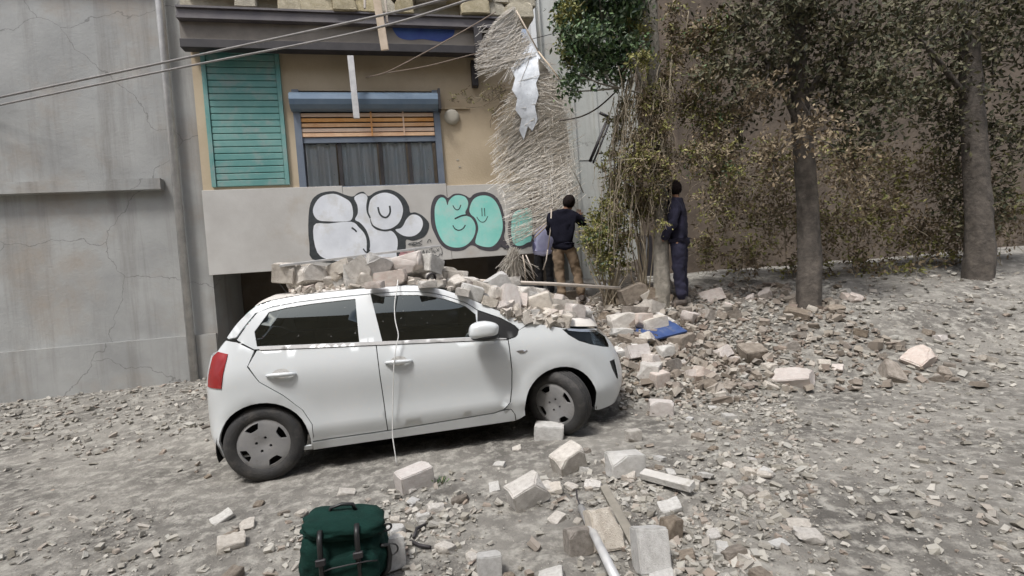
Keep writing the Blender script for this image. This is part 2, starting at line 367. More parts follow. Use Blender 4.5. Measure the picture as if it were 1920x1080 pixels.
# ------------------------------------------------------------------ ground
def axis(a, b, h, far, g=1.35):
    v = []; x = a
    while x < b+1e-6: v.append(x); x += h
    st = h; lo = a; hi = v[-1]
    while lo > -far: st *= g; lo -= st; v.insert(0, lo)
    st = h
    while hi < far: st *= g; hi += st; v.append(hi)
    return v
xs = axis(-4.2, 5.2, .045, 220); ys = axis(1.2, 9.6, .045, 220)
gv = []; nx = len(xs)
for y in ys:
    for x in xs:
        z = H(x, y)
        if 1 < y < 9.8 and -4.4 < x < 5.4:
            q = noise.noise(Vector((x*9, y*9, 1)))*.012 + noise.noise(Vector((x*21, y*21, 4)))*.007
            z += q*(1+1.5*sstep(.1, .5, z))
        gv.append((x, y, z))
gf = [(j*nx+i, j*nx+i+1, (j+1)*nx+i+1, (j+1)*nx+i) for j in range(len(ys)-1) for i in range(nx-1)]
gm = bpy.data.meshes.new('ground'); gm.from_pydata(gv, [], gf); gm.polygons.foreach_set('use_smooth', [True]*len(gf)); gm.update()
tag(link('ground', gm, m_ground), kind='structure')

# ------------------------------------------------------------------ the tan house
house = empty('house', FO, FB, 'tan plastered house with blue window, wooden slats and graffiti panel behind the car', 'house')
def hz(px, py, d=0.0): return fac(px, py, d)
WL, WR, WB, WT = -3.25, -1.0, 3.00, 4.56
U0, U1 = -4.62, .50
mb = MB(); mb.box((WR, 0, 2.98), (U1, .25, 7.4)); mb.build('wall', m_plaster, house)
mb = MB(); mb.box((U0, 0, 2.98), (WL, .25, 7.4)); mb.build('wall', m_plaster, house)
mb = MB(); mb.box((WL, 0, WT), (WR, .25, 7.4)); mb.build('wall', m_plaster, house)
mb = MB(); mb.box((WL, 0, 2.98), (WR, .25, WB)); mb.build('wall', m_plaster, house)
# side wall, room floor, underside, dark store under the panel
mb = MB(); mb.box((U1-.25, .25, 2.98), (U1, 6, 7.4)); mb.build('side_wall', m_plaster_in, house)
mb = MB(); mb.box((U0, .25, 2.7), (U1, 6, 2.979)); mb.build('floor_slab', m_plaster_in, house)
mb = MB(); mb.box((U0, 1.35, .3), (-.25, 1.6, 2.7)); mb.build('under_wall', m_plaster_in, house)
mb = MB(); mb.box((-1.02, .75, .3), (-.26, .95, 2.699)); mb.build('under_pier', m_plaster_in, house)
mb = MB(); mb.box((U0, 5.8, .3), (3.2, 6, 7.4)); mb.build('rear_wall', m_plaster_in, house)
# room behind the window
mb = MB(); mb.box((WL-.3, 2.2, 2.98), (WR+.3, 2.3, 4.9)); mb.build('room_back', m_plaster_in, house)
# graffiti panel: painted sheets standing 6 cm proud
PB = 1.79
def zpan(u): return PB
sheets = [(U0, -2.62, 3.05), (-2.615, -.985, 3.03), (-.98, .40, 2.995)]
for a, b, t in sheets:
    mb = MB(); mb.box((a, -.06, PB-.012*random.random()), (b, -.003, t)); link('panel_sheet', bevel_mesh(mb.mesh('panel_sheet'), .004, 1), m_panel, house)
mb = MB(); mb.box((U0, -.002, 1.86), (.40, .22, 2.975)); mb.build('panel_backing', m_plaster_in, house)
# window: frame, mullions, panes, curtain
fr = MB(); fr.box((WR-.10, -.05, WB), (WR, .12, WT)); fr.box((WL, -.05, WB), (WL+.10, .12, WT)); fr.box((WL+.1, -.02, WB), (WR-.1, .1, WB+.05)); fr.box((WL+.1, -.02, 3.74), (WR-.1, .1, 3.82))
win = fr.build('window', m_frame, house)
mul = [-2.62, -1.99, -1.53]
ed = [WL+.10]+mul+[WR-.10]
for x in mul:
    q = MB(); q.box((x-.028, .0, WB+.05), (x+.028, .09, 3.74)); q.build('mullion', m_dark, win)
for a, b in zip(ed, ed[1:]):
    q = MB(); q.quad([(a+.03, .01, WB+.05), (b-.03, .01, WB+.05), (b-.03, .01, 3.74), (a+.03, .01, 3.74)]); q.build('pane', m_pane, win)
def curtain(a, b, sd):
    rnd = random.Random(sd); q = MB(); n = 60; ph = rnd.random()*6
    pr = []
    for i in range(n+1):
        x = a+(b-a)*i/n; pr.append((x, .065+.025*math.sin(x*34+ph+2*math.sin(x*5))+.012*math.sin(x*71)))
    for (x0, y0), (x1, y1) in zip(pr, pr[1:]): q.quad([(x0, y0, WB), (x1, y1, WB), (x1, y1, 3.78), (x0, y0, 3.78)], True)
    q.build('curtain', m_curtain, win)
for i, (a, b) in enumerate(zip(ed, ed[1:])): curtain(a+.02, b-.06, i)
# wooden slats in the head of the window
zs0, zs1 = 3.83, 4.215
sh = (zs1-zs0)/5
for k in range(5):
    za = zs0+k*sh; q = MB(); dz = .003*math.sin(k*5)
    q.box((WL+.10, -.035+.004*(k % 2), za+dz), (WR-.105, -.015+.004*(k % 2), za+sh*.74+dz)); link('slat', bevel_mesh(q.mesh('slat'), .003, 1), m_wood, house)
for px in (697, 757):
    u = hz(px, 235).x; q = MB(); q.box((u-.012, -.052, zs0), (u+.012, -.0365, zs1)); q.build('slat_tape', m_wood, house)
q = MB(); q.box((WL+.10, .06, 3.82), (WR-.10, .08, 4.3)); q.build('shutter_curtain', m_dark, house)
# roller shutter box: rounded front
q = MB(); pr = [(0.0, 4.225), (-.06, 4.215), (-.13, 4.235), (-.185, 4.285), (-.205, 4.36), (-.195, 4.43), (-.15, 4.48), (-.08, 4.50), (0.0, 4.505)]
for (y0, z0), (y1, z1) in zip(pr, pr[1:]): q.quad([(WL-.02, y0, z0), (WR-.02, y0, z0), (WR-.02, y1, z1), (WL-.02, y1, z1)], True)
q.quad([(WR-.02, y, z) for y, z in pr]); q.quad([(WL-.02, y, z) for y, z in pr][::-1])
q.build('shutter_box', m_shutter, house)
q = MB(); q.box((WR-.018, -.21, 4.20), (WR+.02, .0, 4.53)); q.build('shutter_end_plate', m_dark, house)
# round cover, ledge line and marks right of the window
c = hz(847, 220); q = MB(); q.lathe([(.0, -.07), (.06, -.068), (.105, -.058), (.125, -.035), (.128, 0)], 32, Matrix.Translation((c.x, 0, c.z))); q.build('round_cover', m_cream, house)
q = MB(); a = hz(826, 203); b = hz(880, 204); q.box((a.x, -.03, a.z-.018), (b.x, -.001, a.z+.005)); q.build('ledge', m_plaster, house)
for px, py in ((858, 300), (862, 313)):
    p = hz(px, py); q = MB(); q.box((p.x-.018, -.008, p.z-.01), (p.x+.018, -.0005, p.z+.012)); q.build('chipped_spot', m_cream, house)
# balcony edge above: soffit, beams, fascia with blue paint, bracket
DB = -.36
def zb(px, py, d=DB): return fac(px, py, d).z
uR = hz(905, 60, DB).x
z97, z82, z50, z45, z28 = zb(760, 97), zb(760, 82), zb(760, 50), zb(760, 46), zb(760, 28)
q = MB(); q.box((U0, DB, z97), (uR, DB+.16, z82)); link('lower_beam', bevel_mesh(q.mesh('lower_beam'), .006, 1), m_dark, house)
q = MB(); q.box((U0, DB+.05, z82+.002), (uR-.12, DB+.15, z50)); q.build('fascia', m_fascia, house)
q = MB(); q.box((U0, DB-.02, z45), (uR+.35, DB+.16, z28-.03)); q.box((U0, DB-.05, z28-.028), (uR+.35, DB+.16, z28)); q.box((U0, DB-.05, z50+.003), (uR+.35, DB+.16, z45-.002)); link('upper_beam', q.mesh('upper_beam'), m_beam, house)
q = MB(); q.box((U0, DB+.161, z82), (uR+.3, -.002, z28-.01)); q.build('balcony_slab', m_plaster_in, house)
q = MB(); a = hz(887, 50, DB-.02); b = hz(902, 50, DB-.02); q.box((a.x, DB-.06, zb(890, 112)), (b.x, DB-.021, z45-.003)); q.build('bracket', m_dark, house)
q = MB(); a = hz(884, 130, -.12); b = hz(895, 130, -.12); q.box((a.x, -.14, hz(890, 162, -.1).z), (b.x, -.02, z97-.01)); q.build('dark_pipe', m_dark, house)
z6 = z50
def flat(name, pts, m, d, parent, h=.12, conv=None, fold=0):
    conv = conv or (lambda p: tuple((lambda v: (v.x, v.z))(fac(p[0], p[1], d))))
    P2 = [conv(p) for p in pts]
    return surf(name, P2, lambda a, b: (Vector((a, d, b)), Vector((0, -1, 0))), m, parent, h=h, fold=fold)
Z1 = lambda zx, zy: (650+zx/6, zy/6)
flat('blue_paint_patch', [Z1(*p) for p in catmull([(515, 315), (560, 303), (700, 310), (850, 300), (990, 312), (1100, 300), (1190, 310), (1215, 345), (1195, 400), (1130, 440), (1060, 468), (960, 455), (850, 440), (720, 450), (620, 435), (560, 395)], True, 4)], m_blue, DB+.046, house)
# broken masonry over the balcony: courses of rough stones
CHK = []
def chunk_mesh(seed, cuts=3, sub=2, rough=.05, box=False):
    rnd = random.Random(seed); bm = bmesh.new(); bmesh.ops.create_cube(bm, size=1)
    for _ in range(cuts):
        n = Vector((rnd.choice((-1, 1))*rnd.uniform(.25, 1), rnd.choice((-1, 1))*rnd.uniform(.25, 1), rnd.choice((-1, 1))*rnd.uniform(.2, 1))).normalized()
        dmax = (abs(n.x)+abs(n.y)+abs(n.z))*.5; d = dmax*rnd.uniform(.66, .90)
        r = bmesh.ops.bisect_plane(bm, geom=bm.verts[:]+bm.edges[:]+bm.faces[:], plane_co=n*d, plane_no=n, clear_outer=True)
        ed_ = [e for e in r['geom_cut'] if isinstance(e, bmesh.types.BMEdge)]
        try: bmesh.ops.edgeloop_fill(bm, edges=ed_)
        except Exception: pass
    bmesh.ops.bevel(bm, geom=list(bm.edges), offset=.04, segments=2, affect='EDGES', clamp_overlap=True)
    bmesh.ops.triangulate(bm, faces=bm.faces[:])
    long_ = [e for e in bm.edges if e.calc_length() > .26]
    if sub: bmesh.ops.subdivide_edges(bm, edges=long_, cuts=sub-1 or 1, use_grid_fill=False); bmesh.ops.triangulate(bm, faces=bm.faces[:])
    o = Vector((seed*3.1, seed*1.7, 0))
    for v in bm.verts:
        k = v.co*3+o; v.co += Vector((noise.noise(k), noise.noise(k+Vector((9, 0, 0))), noise.noise(k+Vector((0, 9, 0)))))*rough*1.5; k = v.co*9+o; v.co += v.co.normalized()*(noise.noise(k)*rough*.55 - rough*1.3*max(0, noise.noise(v.co*4.3+o)-.18))
    me = bpy.data.meshes.new('stone'); bm.to_mesh(me); bm.free(); me.polygons.foreach_set('use_smooth', [True]*len(me.polygons)); me.set_sharp_from_angle(angle=R_(46)); return me
BLK = [chunk_mesh(i, 1+i % 3, 2, .03) for i in range(8)]          # block-like stones
RUB = [chunk_mesh(50+i, 4+i % 3, 2, .055) for i in range(10)]      # broken lumps
def mesh_with(me, m, cache={}):
    k = (me.name, m.name)
    if k not in cache:
        c_ = me.copy(); c_.materials.clear(); c_.materials.append(m); cache[k] = c_
    return cache[k]
rnd = random.Random(4)
for row in range(5):
    u = U0+.1; zr = z28+.005+row*.235
    while u < .55:
        wd = rnd.uniform(.26, .5)
        if not (row == 0 and (rnd.random() < .25)):
            link('stone', mesh_with(rnd.choice(BLK), m_yellow), None, house, (u+wd/2, DB+.1+rnd.uniform(-.05, .04), zr+.12+rnd.uniform(-.015, .02)), (rnd.uniform(-.06, .06), rnd.uniform(-.05, .05), rnd.uniform(-.06, .06)), (wd*1.03, .3, .25))
        u += wd
q = MB(); q.box((U0, DB+.14, z28+.03), (.62, -.003, 7.6)); q.build('parapet_core', m_yellow, house)
# turquoise roller shutter at the left end of the front
ts = MB(); tx0, tx1 = -4.42, -3.45
q = MB(); q.box((tx0-.06, -.05, 3.1), (tx0, .0, 5.1)); q.box((tx1, -.05, 3.1), (tx1+.06, .0, 5.1)); q.box((tx0-.06, -.06, 5.101), (tx1+.06, 0, 5.17))
tsh = q.build('closed_shutter', m_teal, house)
for k in range(20):
    q = MB(); z0 = 3.1+k*.1; q.box((tx0+.002, -.035, z0), (tx1-.002, -.003, z0+.092)); link('shutter_slat', bevel_mesh(q.mesh('shutter_slat'), .008, 1), m_teal, tsh)
# graffiti
Z5 = lambda zx, zy: (650+zx/6, 340+zy/6)
DG = -.0615
gra = link('graffiti', bpy.data.meshes.new('graffiti'), None, house)
gra.data.from_pydata([(-.3, DG, 1.9), (-.298, DG, 1.9), (-.298, DG, 1.902)], [], [(0, 1, 2)]); gra.data.materials.append(m_g_purple)
def gfill(name, pts, m, lay, smooth=True):
    if smooth: pts = catmull(pts, True, 4)
    return flat(name, [Z5(*p) for p in pts], m, DG-.0016*lay, gra, h=.5)
def gstroke(name, pts, wd, m, lay, taper=False, parent=None, d=None):
    P = catmull(pts, False, 5); d = DG-.0016*lay if d is None else d; L_, R2 = [], []
    n = len(P)
    for i, p in enumerate(P):
        a, b = Vector(P[max(i-1, 0)]), Vector(P[min(i+1, n-1)]); t = (b-a).normalized(); nn = Vector((-t.y, t.x))*wd/2
        if taper: nn *= .55+.45*math.sin(math.pi*min(1, (i+.5)/n))
        L_.append((p[0]+nn.x, p[1]+nn.y)); R2.append((p[0]-nn.x, p[1]-nn.y))
    q = MB()
    for i in range(n-1): 
        pts4 = [fac(*Z5(*k), d) for k in (L_[i], L_[i+1], R2[i+1], R2[i])]; q.quad(pts4)
    return q.build(name, m, parent or gra)
gfill('letter_outline', [(945, 420), (950, 280), (985, 185), (1040, 150), (1095, 155), (1140, 185), (1200, 145), (1270, 138), (1340, 160), (1385, 185), (1430, 145), (1500, 122), (1570, 120), (1650, 150), (1710, 210), (1750, 300), (1780, 430), (1785, 540), (1770, 620), (1800, 690), (1835, 745), (1790, 760), (1735, 740), (1690, 775), (1600, 785), (1500, 765), (1440, 727), (1390, 722), (1320, 770), (1220, 785), (1120, 760), (1050, 700), (1000, 610), (960, 520)], m_g_purple, 1)
gfill('letter_fill', [(990, 380), (995, 280), (1030, 205), (1070, 180), (1110, 200), (1135, 268), (1150, 220), (1200, 170), (1260, 155), (1330, 175), (1365, 230), (1360, 290), (1335, 345), (1350, 385), (1400, 410), (1440, 470), (1450, 540), (1430, 620), (1380, 690), (1310, 735), (1220, 745), (1130, 720), (1070, 660), (1025, 570), (1000, 480)], m_g_mint, 2)
gfill('letter_fill', [(1380, 330), (1395, 260), (1430, 200), (1490, 165), (1570, 160), (1640, 190), (1690, 250), (1725, 330), (1750, 430), (1755, 520), (1735, 610), (1690, 690), (1630, 735), (1560, 738), (1490, 720), (1448, 690), (1460, 620), (1480, 540), (1470, 470), (1440, 410), (1400, 375)], m_g_mint, 2)
for p, wd in (([(1215, 422), (1290, 388), (1350, 377)], 17), ([(1195, 270), (1215, 305), (1240, 320), (1265, 310), (1285, 265)], 10), ([(1195, 495), (1220, 535), (1265, 550), (1310, 530), (1335, 490)], 12),
              ([(1520, 300), (1522, 345), (1524, 392)], 9), ([(1550, 300), (1552, 345), (1555, 392)], 9), ([(1463, 400), (1490, 440), (1525, 460), (1560, 445), (1588, 392)], 8)):
    gstroke('stroke', p, wd, m_g_black, 3)
gfill('letter_outline', [(1815, 500), (1850, 330), (1960, 280), (2085, 300), (2090, 690), (2040, 735), (1960, 765), (1880, 750), (1835, 700)], m_g_purple, 1)
gfill('letter_fill', [(1850, 500), (1880, 360), (1970, 315), (2078, 330), (2082, 640), (2030, 690), (1960, 725), (1890, 712), (1860, 640)], m_g_mint, 2)
# white letters
gfill('letter_outline', [(-420, 300), (-330, 150), (-150, 110), (-20, 150), (70, 170), (130, 128), (190, 118), (245, 165), (320, 122), (400, 98), (480, 93), (570, 125), (650, 190), (700, 280), (715, 350), (770, 348), (835, 375), (890, 420), (927, 475), (920, 545), (880, 615), (810, 652), (740, 668), (668, 658), (665, 760), (640, 905), (-300, 905), (-420, 700)], m_g_black, 1)
gfill('letter_fill', [(-380, 320), (-300, 180), (-150, 140), (-40, 180), (40, 235), (70, 330), (60, 420), (0, 450), (-200, 450), (-330, 430)], m_g_white, 2)
gfill('letter_fill', [(-370, 500), (-200, 475), (50, 455), (140, 520), (210, 610), (225, 740), (180, 890), (-150, 890), (-330, 800)], m_g_white, 2)
gfill('letter_fill', [(85, 185), (140, 145), (190, 138), (228, 165), (236, 230), (222, 300), (232, 360), (258, 400), (275, 480), (330, 540), (420, 562), (500, 555), (560, 620), (575, 700), (560, 800), (540, 890), (250, 890), (262, 740), (255, 640), (215, 540), (150, 465), (95, 430), (125, 360), (120, 270)], m_g_white, 2)
gfill('letter_fill', [(255, 250), (270, 205), (320, 160), (390, 132), (460, 130), (540, 160), (600, 220), (632, 300), (626, 380), (592, 460), (540, 508), (480, 535), (405, 540), (335, 515), (290, 480), (262, 400), (245, 330)], m_g_white, 3)
gfill('letter_fill', [(548, 545), (605, 528), (640, 490), (670, 430), (720, 380), (780, 376), (835, 410), (858, 470), (845, 530), (810, 580), (750, 615), (680, 620), (615, 600)], m_g_white, 2)
for p, wd in (([(247, 175), (230, 270), (235, 345), (265, 412)], 18), ([(282, 488), (335, 530), (400, 550), (470, 550), (545, 520)], 15), ([(352, 290), (368, 355), (398, 393), (440, 407), (475, 380), (490, 335), (483, 275)], 20),
              ([(60, 440), (130, 480), (200, 560), (245, 650), (250, 730), (232, 795)], 20), ([(185, 758), (215, 795), (240, 792), (262, 770)], 14), ([(55, 520), (85, 540), (112, 566)], 18),
              ([(1735, 715), (1770, 750), (1820, 770)], 10)):
    gstroke('stroke', p, wd, m_g_black, 4)
# small scrawled tags
for p, wd in (([(690, 708), (760, 712), (850, 665)], 9), ([(700, 700), (780, 688), (850, 712)], 7), ([(760, 690), (740, 720), (840, 720)], 6),
              ([(765, 790), (800, 775), (790, 830), (765, 850)], 8), ([(800, 850), (830, 800), (850, 845), (815, 860), (805, 820)], 8), ([(850, 855), (862, 775), (885, 830), (905, 770)], 8), ([(790, 880), (830, 872), (860, 880)], 7),
              ([(925, 770), (990, 740)], 6), ([(955, 755), (965, 800)], 6), ([(975, 790), (1000, 780)], 5), ([(978, 770), (982, 800), (1005, 795)], 5), ([(1010, 755), (1040, 785)], 5), ([(1040, 750), (1012, 790)], 5),
              ([(960, 830), (985, 860), (1000, 830), (1030, 850), (1050, 815), (1072, 830), (1070, 770), (1050, 740)], 6), ([(925, 790), (960, 860), (1000, 870)], 5),
              ([(905, 690), (925, 655), (950, 670)], 7), ([(935, 650), (950, 690)], 6)):
    gstroke('tag_stroke', p, wd, m_g_black, 4)
for p, wd in (([(600, 800), (660, 785), (720, 800), (760, 790)], 26), ([(590, 830), (660, 815), (730, 835)], 22)): gstroke('pink_stroke', p, wd, m_g_pink, 2)
for p, wd in (([(1350, 1000), (1400, 960), (1420, 1020), (1370, 1060)], 12), ([(1430, 990), (1500, 970), (1510, 1030), (1440, 1050), (1470, 1000)], 12)):
    gstroke('tag_stroke', p, wd, m_g_black, 0, parent=house, d=1.345)
# pale arm beside the shutter box, left
a = hz(657, 105, -.35); b = hz(669, 222, -.35); q = MB(); q.box((-.045, -.02, 0), (.045, .02, (Vector((a.x, 0, a.z))-Vector((b.x, 0, b.z))).length), Matrix.Rotation(math.atan2(a.x-b.x, a.z-b.z), 3, 'Y'), (b.x, -.35, b.z)); q.build('shutter_arm', m_silver, house)
q = MB(); q.tube([(a.x, -.35, a.z-.05), (a.x, 0.0, a.z-.05)], .015, 6); q.build('arm_stay', m_silver, house)

# ------------------------------------------------------------------ neighbouring buildings
nb = empty('grey_building', FO, FB, 'grey rendered building left of the tan house', 'building')
q = MB(); q.box((-24, .1, 0), (U0-.01, 5, 13)); q.build('wall', m_leftwall, nb)
q = MB(); q.box((-24, .04, 0), (U0-.02, .1, .9)); q.build('plinth', m_leftwall, nb)
q = MB(); q.tube([(U0-.35, -.0, 0), (U0-.35, -.0, 12.9)], .055, 12); q.build('downpipe', m_silver, nb)
for z in (3.1, 6.2):
    q = MB(); q.box((-24, -.03, z), (U0-.55, .099, z+.16)); q.build('string_course', m_leftwall, nb)
for u in (-8.3, -11.6):
    f_ = MB(); f_.box((u-.75, .0, 3.5), (u-.66, .098, 5.3)); f_.box((u+.66, .0, 3.5), (u+.75, .098, 5.3)); f_.box((u-.66, .0, 5.2), (u+.66, .098, 5.3)); f_.box((u-.8, -.05, 3.4), (u+.8, .098, 3.5))
    f_ = f_.build('window', m_frame, nb); q = MB(); q.box((u-.66, .07, 3.5), (u+.66, .095, 5.2)); q.build('pane', m_curtain, f_)
pb = empty('pale_building', FO, FB, 'pale grey rendered building with white corner behind the hanging reed screen', 'building')
DP = 2.2
ul = fac(1003, 50, DP).x; ur = fac(1200, 300, DP).x; dz0 = fac(1040, 398, DP).z
dl, dr = fac(1000, 450, DP).x, fac(1062, 450, DP).x
q = MB(); q.box((ul, DP, dz0), (ur+1, DP+.3, 13)); q.build('wall', m_pale, pb)
q = MB(); q.box((dr, DP, .3), (ur+1, DP+.3, dz0-.001)); q.build('wall', m_pale, pb)
q = MB(); q.box((ul-.12, DP-.08, 2.2), (ul-.002, DP+.3, 13)); q.build('corner_strip', m_white, pb)
q = MB(); q.tube([(ul+.10, DP-.05, 2.2), (ul+.10, DP-.05, 12.9)], .03, 10); q.build('downpipe', m_pale, pb)
u = fac(1079, 280, DP).x; q = MB(); q.box((u-.05, DP-.05, 1.2), (u+.03, DP-.001, 13)); q.build('pilaster_edge', m_pale, pb)
u = fac(1120, 280, DP).x; q = MB(); q.box((u-.03, DP-.03, 1.2), (u+.06, DP-.001, 13)); q.build('pilaster_edge', m_pale, pb)
# cracks of the boarded panels: horizontal joint strips
for py in (150, 300): 
    z = fac(1120, py, DP).z; q = MB(); q.box((ul+.16, DP-.012, z), (ur, DP-.0005, z+.02)); q.build('joint_strip', m_pale, pb)
ew = empty('earth_wall', FO, FB, 'dark brown earth wall half covered by dry vines behind the trunk', 'wall')
q = MB(); q.box((ur-.15, DP-.4, 0), (ur+16, DP-.1, 4.2)); q.build('wall', m_mud, ew)
q = MB(); q.box((ur-.05, DP-.25, 4.201), (ur+17, DP-.12, 13)); q.build('upper_wall', m_mud, ew)
ul2 = fac(1196, 460, DP-.41).x; ur2 = fac(1222, 460, DP-.41).x
q = MB(); q.box((ul2, DP-.43, .8), (ur2, DP-.402, 2.1)); q.build('door', m_dark, ew)  # dark slab put in for the dark gap here, not a real door
# unseen building across the street, shaped for dark glass reflections and shade
ob = empty('street_building', (0, -4.6, 0), 0, 'tall building across the street reflected in the car windows', 'building')
q = MB(); q.box((-14, -3, 0), (14, 0, 9.6)); q.build('wall', m_plaster, ob)
for i in range(7):
    x = -10.5+i*3.5; f_ = MB(); f_.box((x-.7, -.0, 3.2), (x+.7, .06, 4.8)); f_ = f_.build('window', m_frame, ob); q = MB(); q.box((x-.6, .061, 3.3), (x+.6, .07, 4.7)); q.build('pane', m_dark, f_)

# ------------------------------------------------------------------ the white car
car = empty('parked_car', CO, CYAW, 'white hatchback parked in front of the house with broken stones on its roof and bonnet', 'car')
X0, XF, YC, NF = -.10, .79, .80, 3.0
X1, XR, NR = -2.45, -2.90, 3.0
def _plan_table(x0, xf, n):
    T = [(0, Vector((x0, 0)))]; L = 0
    for i in range(1, 241):
        th = (math.pi/2)*i/240; p = Vector((x0+(xf-x0)*math.sin(th)**(2/n), YC-YC*math.cos(th)**(2/n)))
        L += (p-T[-1][1]).length; T.append((L, p))
    return T
FT, RT = _plan_table(X0, XF, NF), _plan_table(X1, XR, NR)
SMAX, SMIN = X0+FT[-1][0], X1-RT[-1][0]
def plan(s):
    if X1 <= s <= X0: return Vector((s, 0)), Vector((0, -1)), 0.0, 0.0
    T, L, sg = (FT, s-X0, 1) if s > X0 else (RT, X1-s, -1)
    L = min(max(L, 0), T[-1][0]); lo, hi = 0, len(T)-1
    while hi-lo > 1:
        mid = (lo+hi)//2
        if T[mid][0] <= L: lo = mid
        else: hi = mid
    a, b = T[lo], T[hi]; t = (L-a[0])/max(1e-9, b[0]-a[0]); p = a[1].lerp(b[1], t)
    l2, h2 = max(lo-3, 0), min(hi+3, len(T)-1); tg = (T[h2][1]-T[l2][1]).normalized()
    n = Vector((tg.y, -tg.x)) if sg > 0 else Vector((-tg.y, tg.x))
    if sg > 0: n = Vector((abs(n.x), -abs(n.y)))
    else: n = Vector((-abs(n.x), -abs(n.y)))
    wgt = L/T[-1][0]
    return p, n, wgt if sg > 0 else 0.0, wgt if sg < 0 else 0.0
SIDE = [(.12, .075), (.2, .055), (.25, .042), (.295, .034), (.33, .016), (.37, .013), (.45, .019), (.55, .016), (.66, .005), (.75, 0), (.82, .005), (.88, .017), (.93, .033), (1.0, .056), (1.1, .092), (1.2, .132), (1.3, .178), (1.38, .222), (1.45, .28)]
FRONT = [(.12, .10), (.2, .055), (.3, .015), (.42, 0), (.52, .012), (.62, .04), (.72, .09), (.80, .15), (.88, .24), (.95, .34)]
REAR = [(.15, .09), (.3, .02), (.5, 0), (.75, .015), (.95, .05), (1.1, .12), (1.25, .20), (1.4, .33)]
def inset(s, z, wf, wr):
    v = smooth_interp(SIDE, z)
    if wf: k = sstep(.1, .75, wf); v = v*(1-k)+smooth_interp(FRONT, z)*k
    if wr: k = sstep(.1, .7, wr); v = v*(1-k)+smooth_interp(REAR, z)*k
    for cx in (0.0, -2.4):
        r = math.hypot(s-cx, z-.285)
        v -= .016*math.exp(-((r-.36)/.06)**2)*(1 if z > .2 else .3)
    return v
def body(s, z):
    p, n, wf, wr = plan(s); i = inset(s, z, wf, wr); q = p-n*i
    return Vector((q.x, q.y, z))
def bodyn(s, z):
    e = .004; p = body(s, z); a = body(s+e, z)-body(s-e, z); b = body(s, z+e)-body(s, z-e); n = a.cross(b).normalized()
    pn = plan(s)[1]
    if n.x*pn.x+n.y*pn.y < 0: n = -n
    return p, n
def mir(p): return Vector((p.x, 2*YC-p.y, p.z))
def bodyn_far(s, z):
    p, n = bodyn(s, z); return mir(p), Vector((n.x, -n.y, n.z))
def sz(px, py, s0=0.0, z0=.7):           # where the sight line of a photo point meets the near flank
    s, z = s0, z0
    for _ in range(40):
        f0 = Vector(proj(CM @ body(s, z))); e = .003
        a = (Vector(proj(CM @ body(s+e, z)))-f0)/e; b = (Vector(proj(CM @ body(s, z+e)))-f0)/e
        r = Vector((px, py))-f0; D = a.x*b.y-a.y*b.x
        if abs(D) < 1e-6: break
        ds = max(-.15, min(.15, (r.x*b.y-r.y*b.x)/D)); dz = max(-.1, min(.1, (a.x*r.y-a.y*r.x)/D))
        s = min(SMAX, max(SMIN, s+ds)); z = min(1.45, max(.1, z+dz))
    return (s, z)
ZT = [(SMIN, 1.0), (-2.80, 1.0), (-2.62, 1.17), (-2.42, 1.345), (-2.2, 1.395), (-1.9, 1.415), (-1.4, 1.425), (-1.15, 1.412), (-.93, 1.36), (-.72, 1.265), (-.54, 1.17), (-.36, 1.085), (-.18, 1.015), (.0, .97), (.09, .945), (.3, .918), (.55, .892), (.8, .862), (SMAX, .835)]
SP = [(-2.9, 1.0), (-2.62, 1.22), (-2.42, 1.41), (-2.2, 1.43), (-1.9, 1.45), (-1.4, 1.455), (-1.0, 1.43), (-.8, 1.385), (-.5, 1.285), (-.2, 1.175), (-.02, 1.12), (.1, 1.125), (.3, 1.12), (.42, 1.105), (.52, 1.075), (.62, 1.03), (.70, .96), (.77, .86)]
def zt(s): return smooth_interp(ZT, s)
def top(s, t):                             # upper surfaces: from the flank's top edge (t=0) to the centre line (t=1)
    B = body(s, zt(s)); cx = B.x + interp([(-3.5, 0), (-2.0, 0), (-1.2, .03), (-.9, .08), (-.3, .26), (.1, .27), (.5, .12), (SMAX, 0)], s)
    if s > .5: cx = max(cx, B.x)
    cx = min(cx, XF-.03)
    zc = smooth_interp(SP, cx); k = 1-(1-t)**2.1
    return Vector((B.x+(cx-B.x)*t**1.3, B.y+(YC-B.y)*t, B.z+(zc-B.z)*k))
def top2(s, t): return top(s, t) if t <= 1 else mir(top(s, 2-t))
def topn(s, t):
    e = .01; a = top2(min(s+e, SMAX), t)-top2(max(s-e, SMIN), t); b = top2(s, min(t+e, 2))-top2(s, max(t-e, 0)); n = a.cross(b).normalized()
    if n.z < 0: n = -n
    return top2(s, t), n
def ztop(x, y):
    s = x; B = body(s, zt(s)); t = min(1, max(0, (y-B.y)/(YC-B.y))) if y <= YC else min(1, max(0, (2*YC-B.y-y)/(YC-B.y)))
    best = zt(s) if t < .02 else None
    ss = x
    for _ in range(6):
        p = top(ss, t); ss += (x-p.x)*.8
    return top(ss, t).z
# wheel arches
def arch(cx, r=.338, cz=.275, zlo=.17, k=22):
    a0 = math.asin((zlo-cz)/r); return [(cx-r*math.cos(a0+(math.pi-2*a0)*i/k), cz+r*math.sin(a0+(math.pi-2*a0)*i/k)) for i in range(k+1)]  # rear to front
A_F = arch(0.0); A_R = arch(-2.4)
hl = [sz(px, py, .3, .85) for px, py in ((1054, 617), (1066, 628), (1085, 639), (1108, 646), (1130, 650), (1143, 651))]
hl_top = [sz(px, py, .4, .88) for px, py in ((1141, 630), (1139, 619), (1115, 618), (1085, 617))]
HL = hl+hl_top
fog = [sz(px, py, .5, .5) for px, py in ((1143, 677), (1152, 673), (1160, 710), (1156, 709), (1148, 692))]
cut = [sz(px, py, .3, .7) for px, py in ((1100, 643),)][0]
seamS = [(cut[0]+.02, cut[1]-.005), (.335, .62), (.318, .52), A_F[18]]
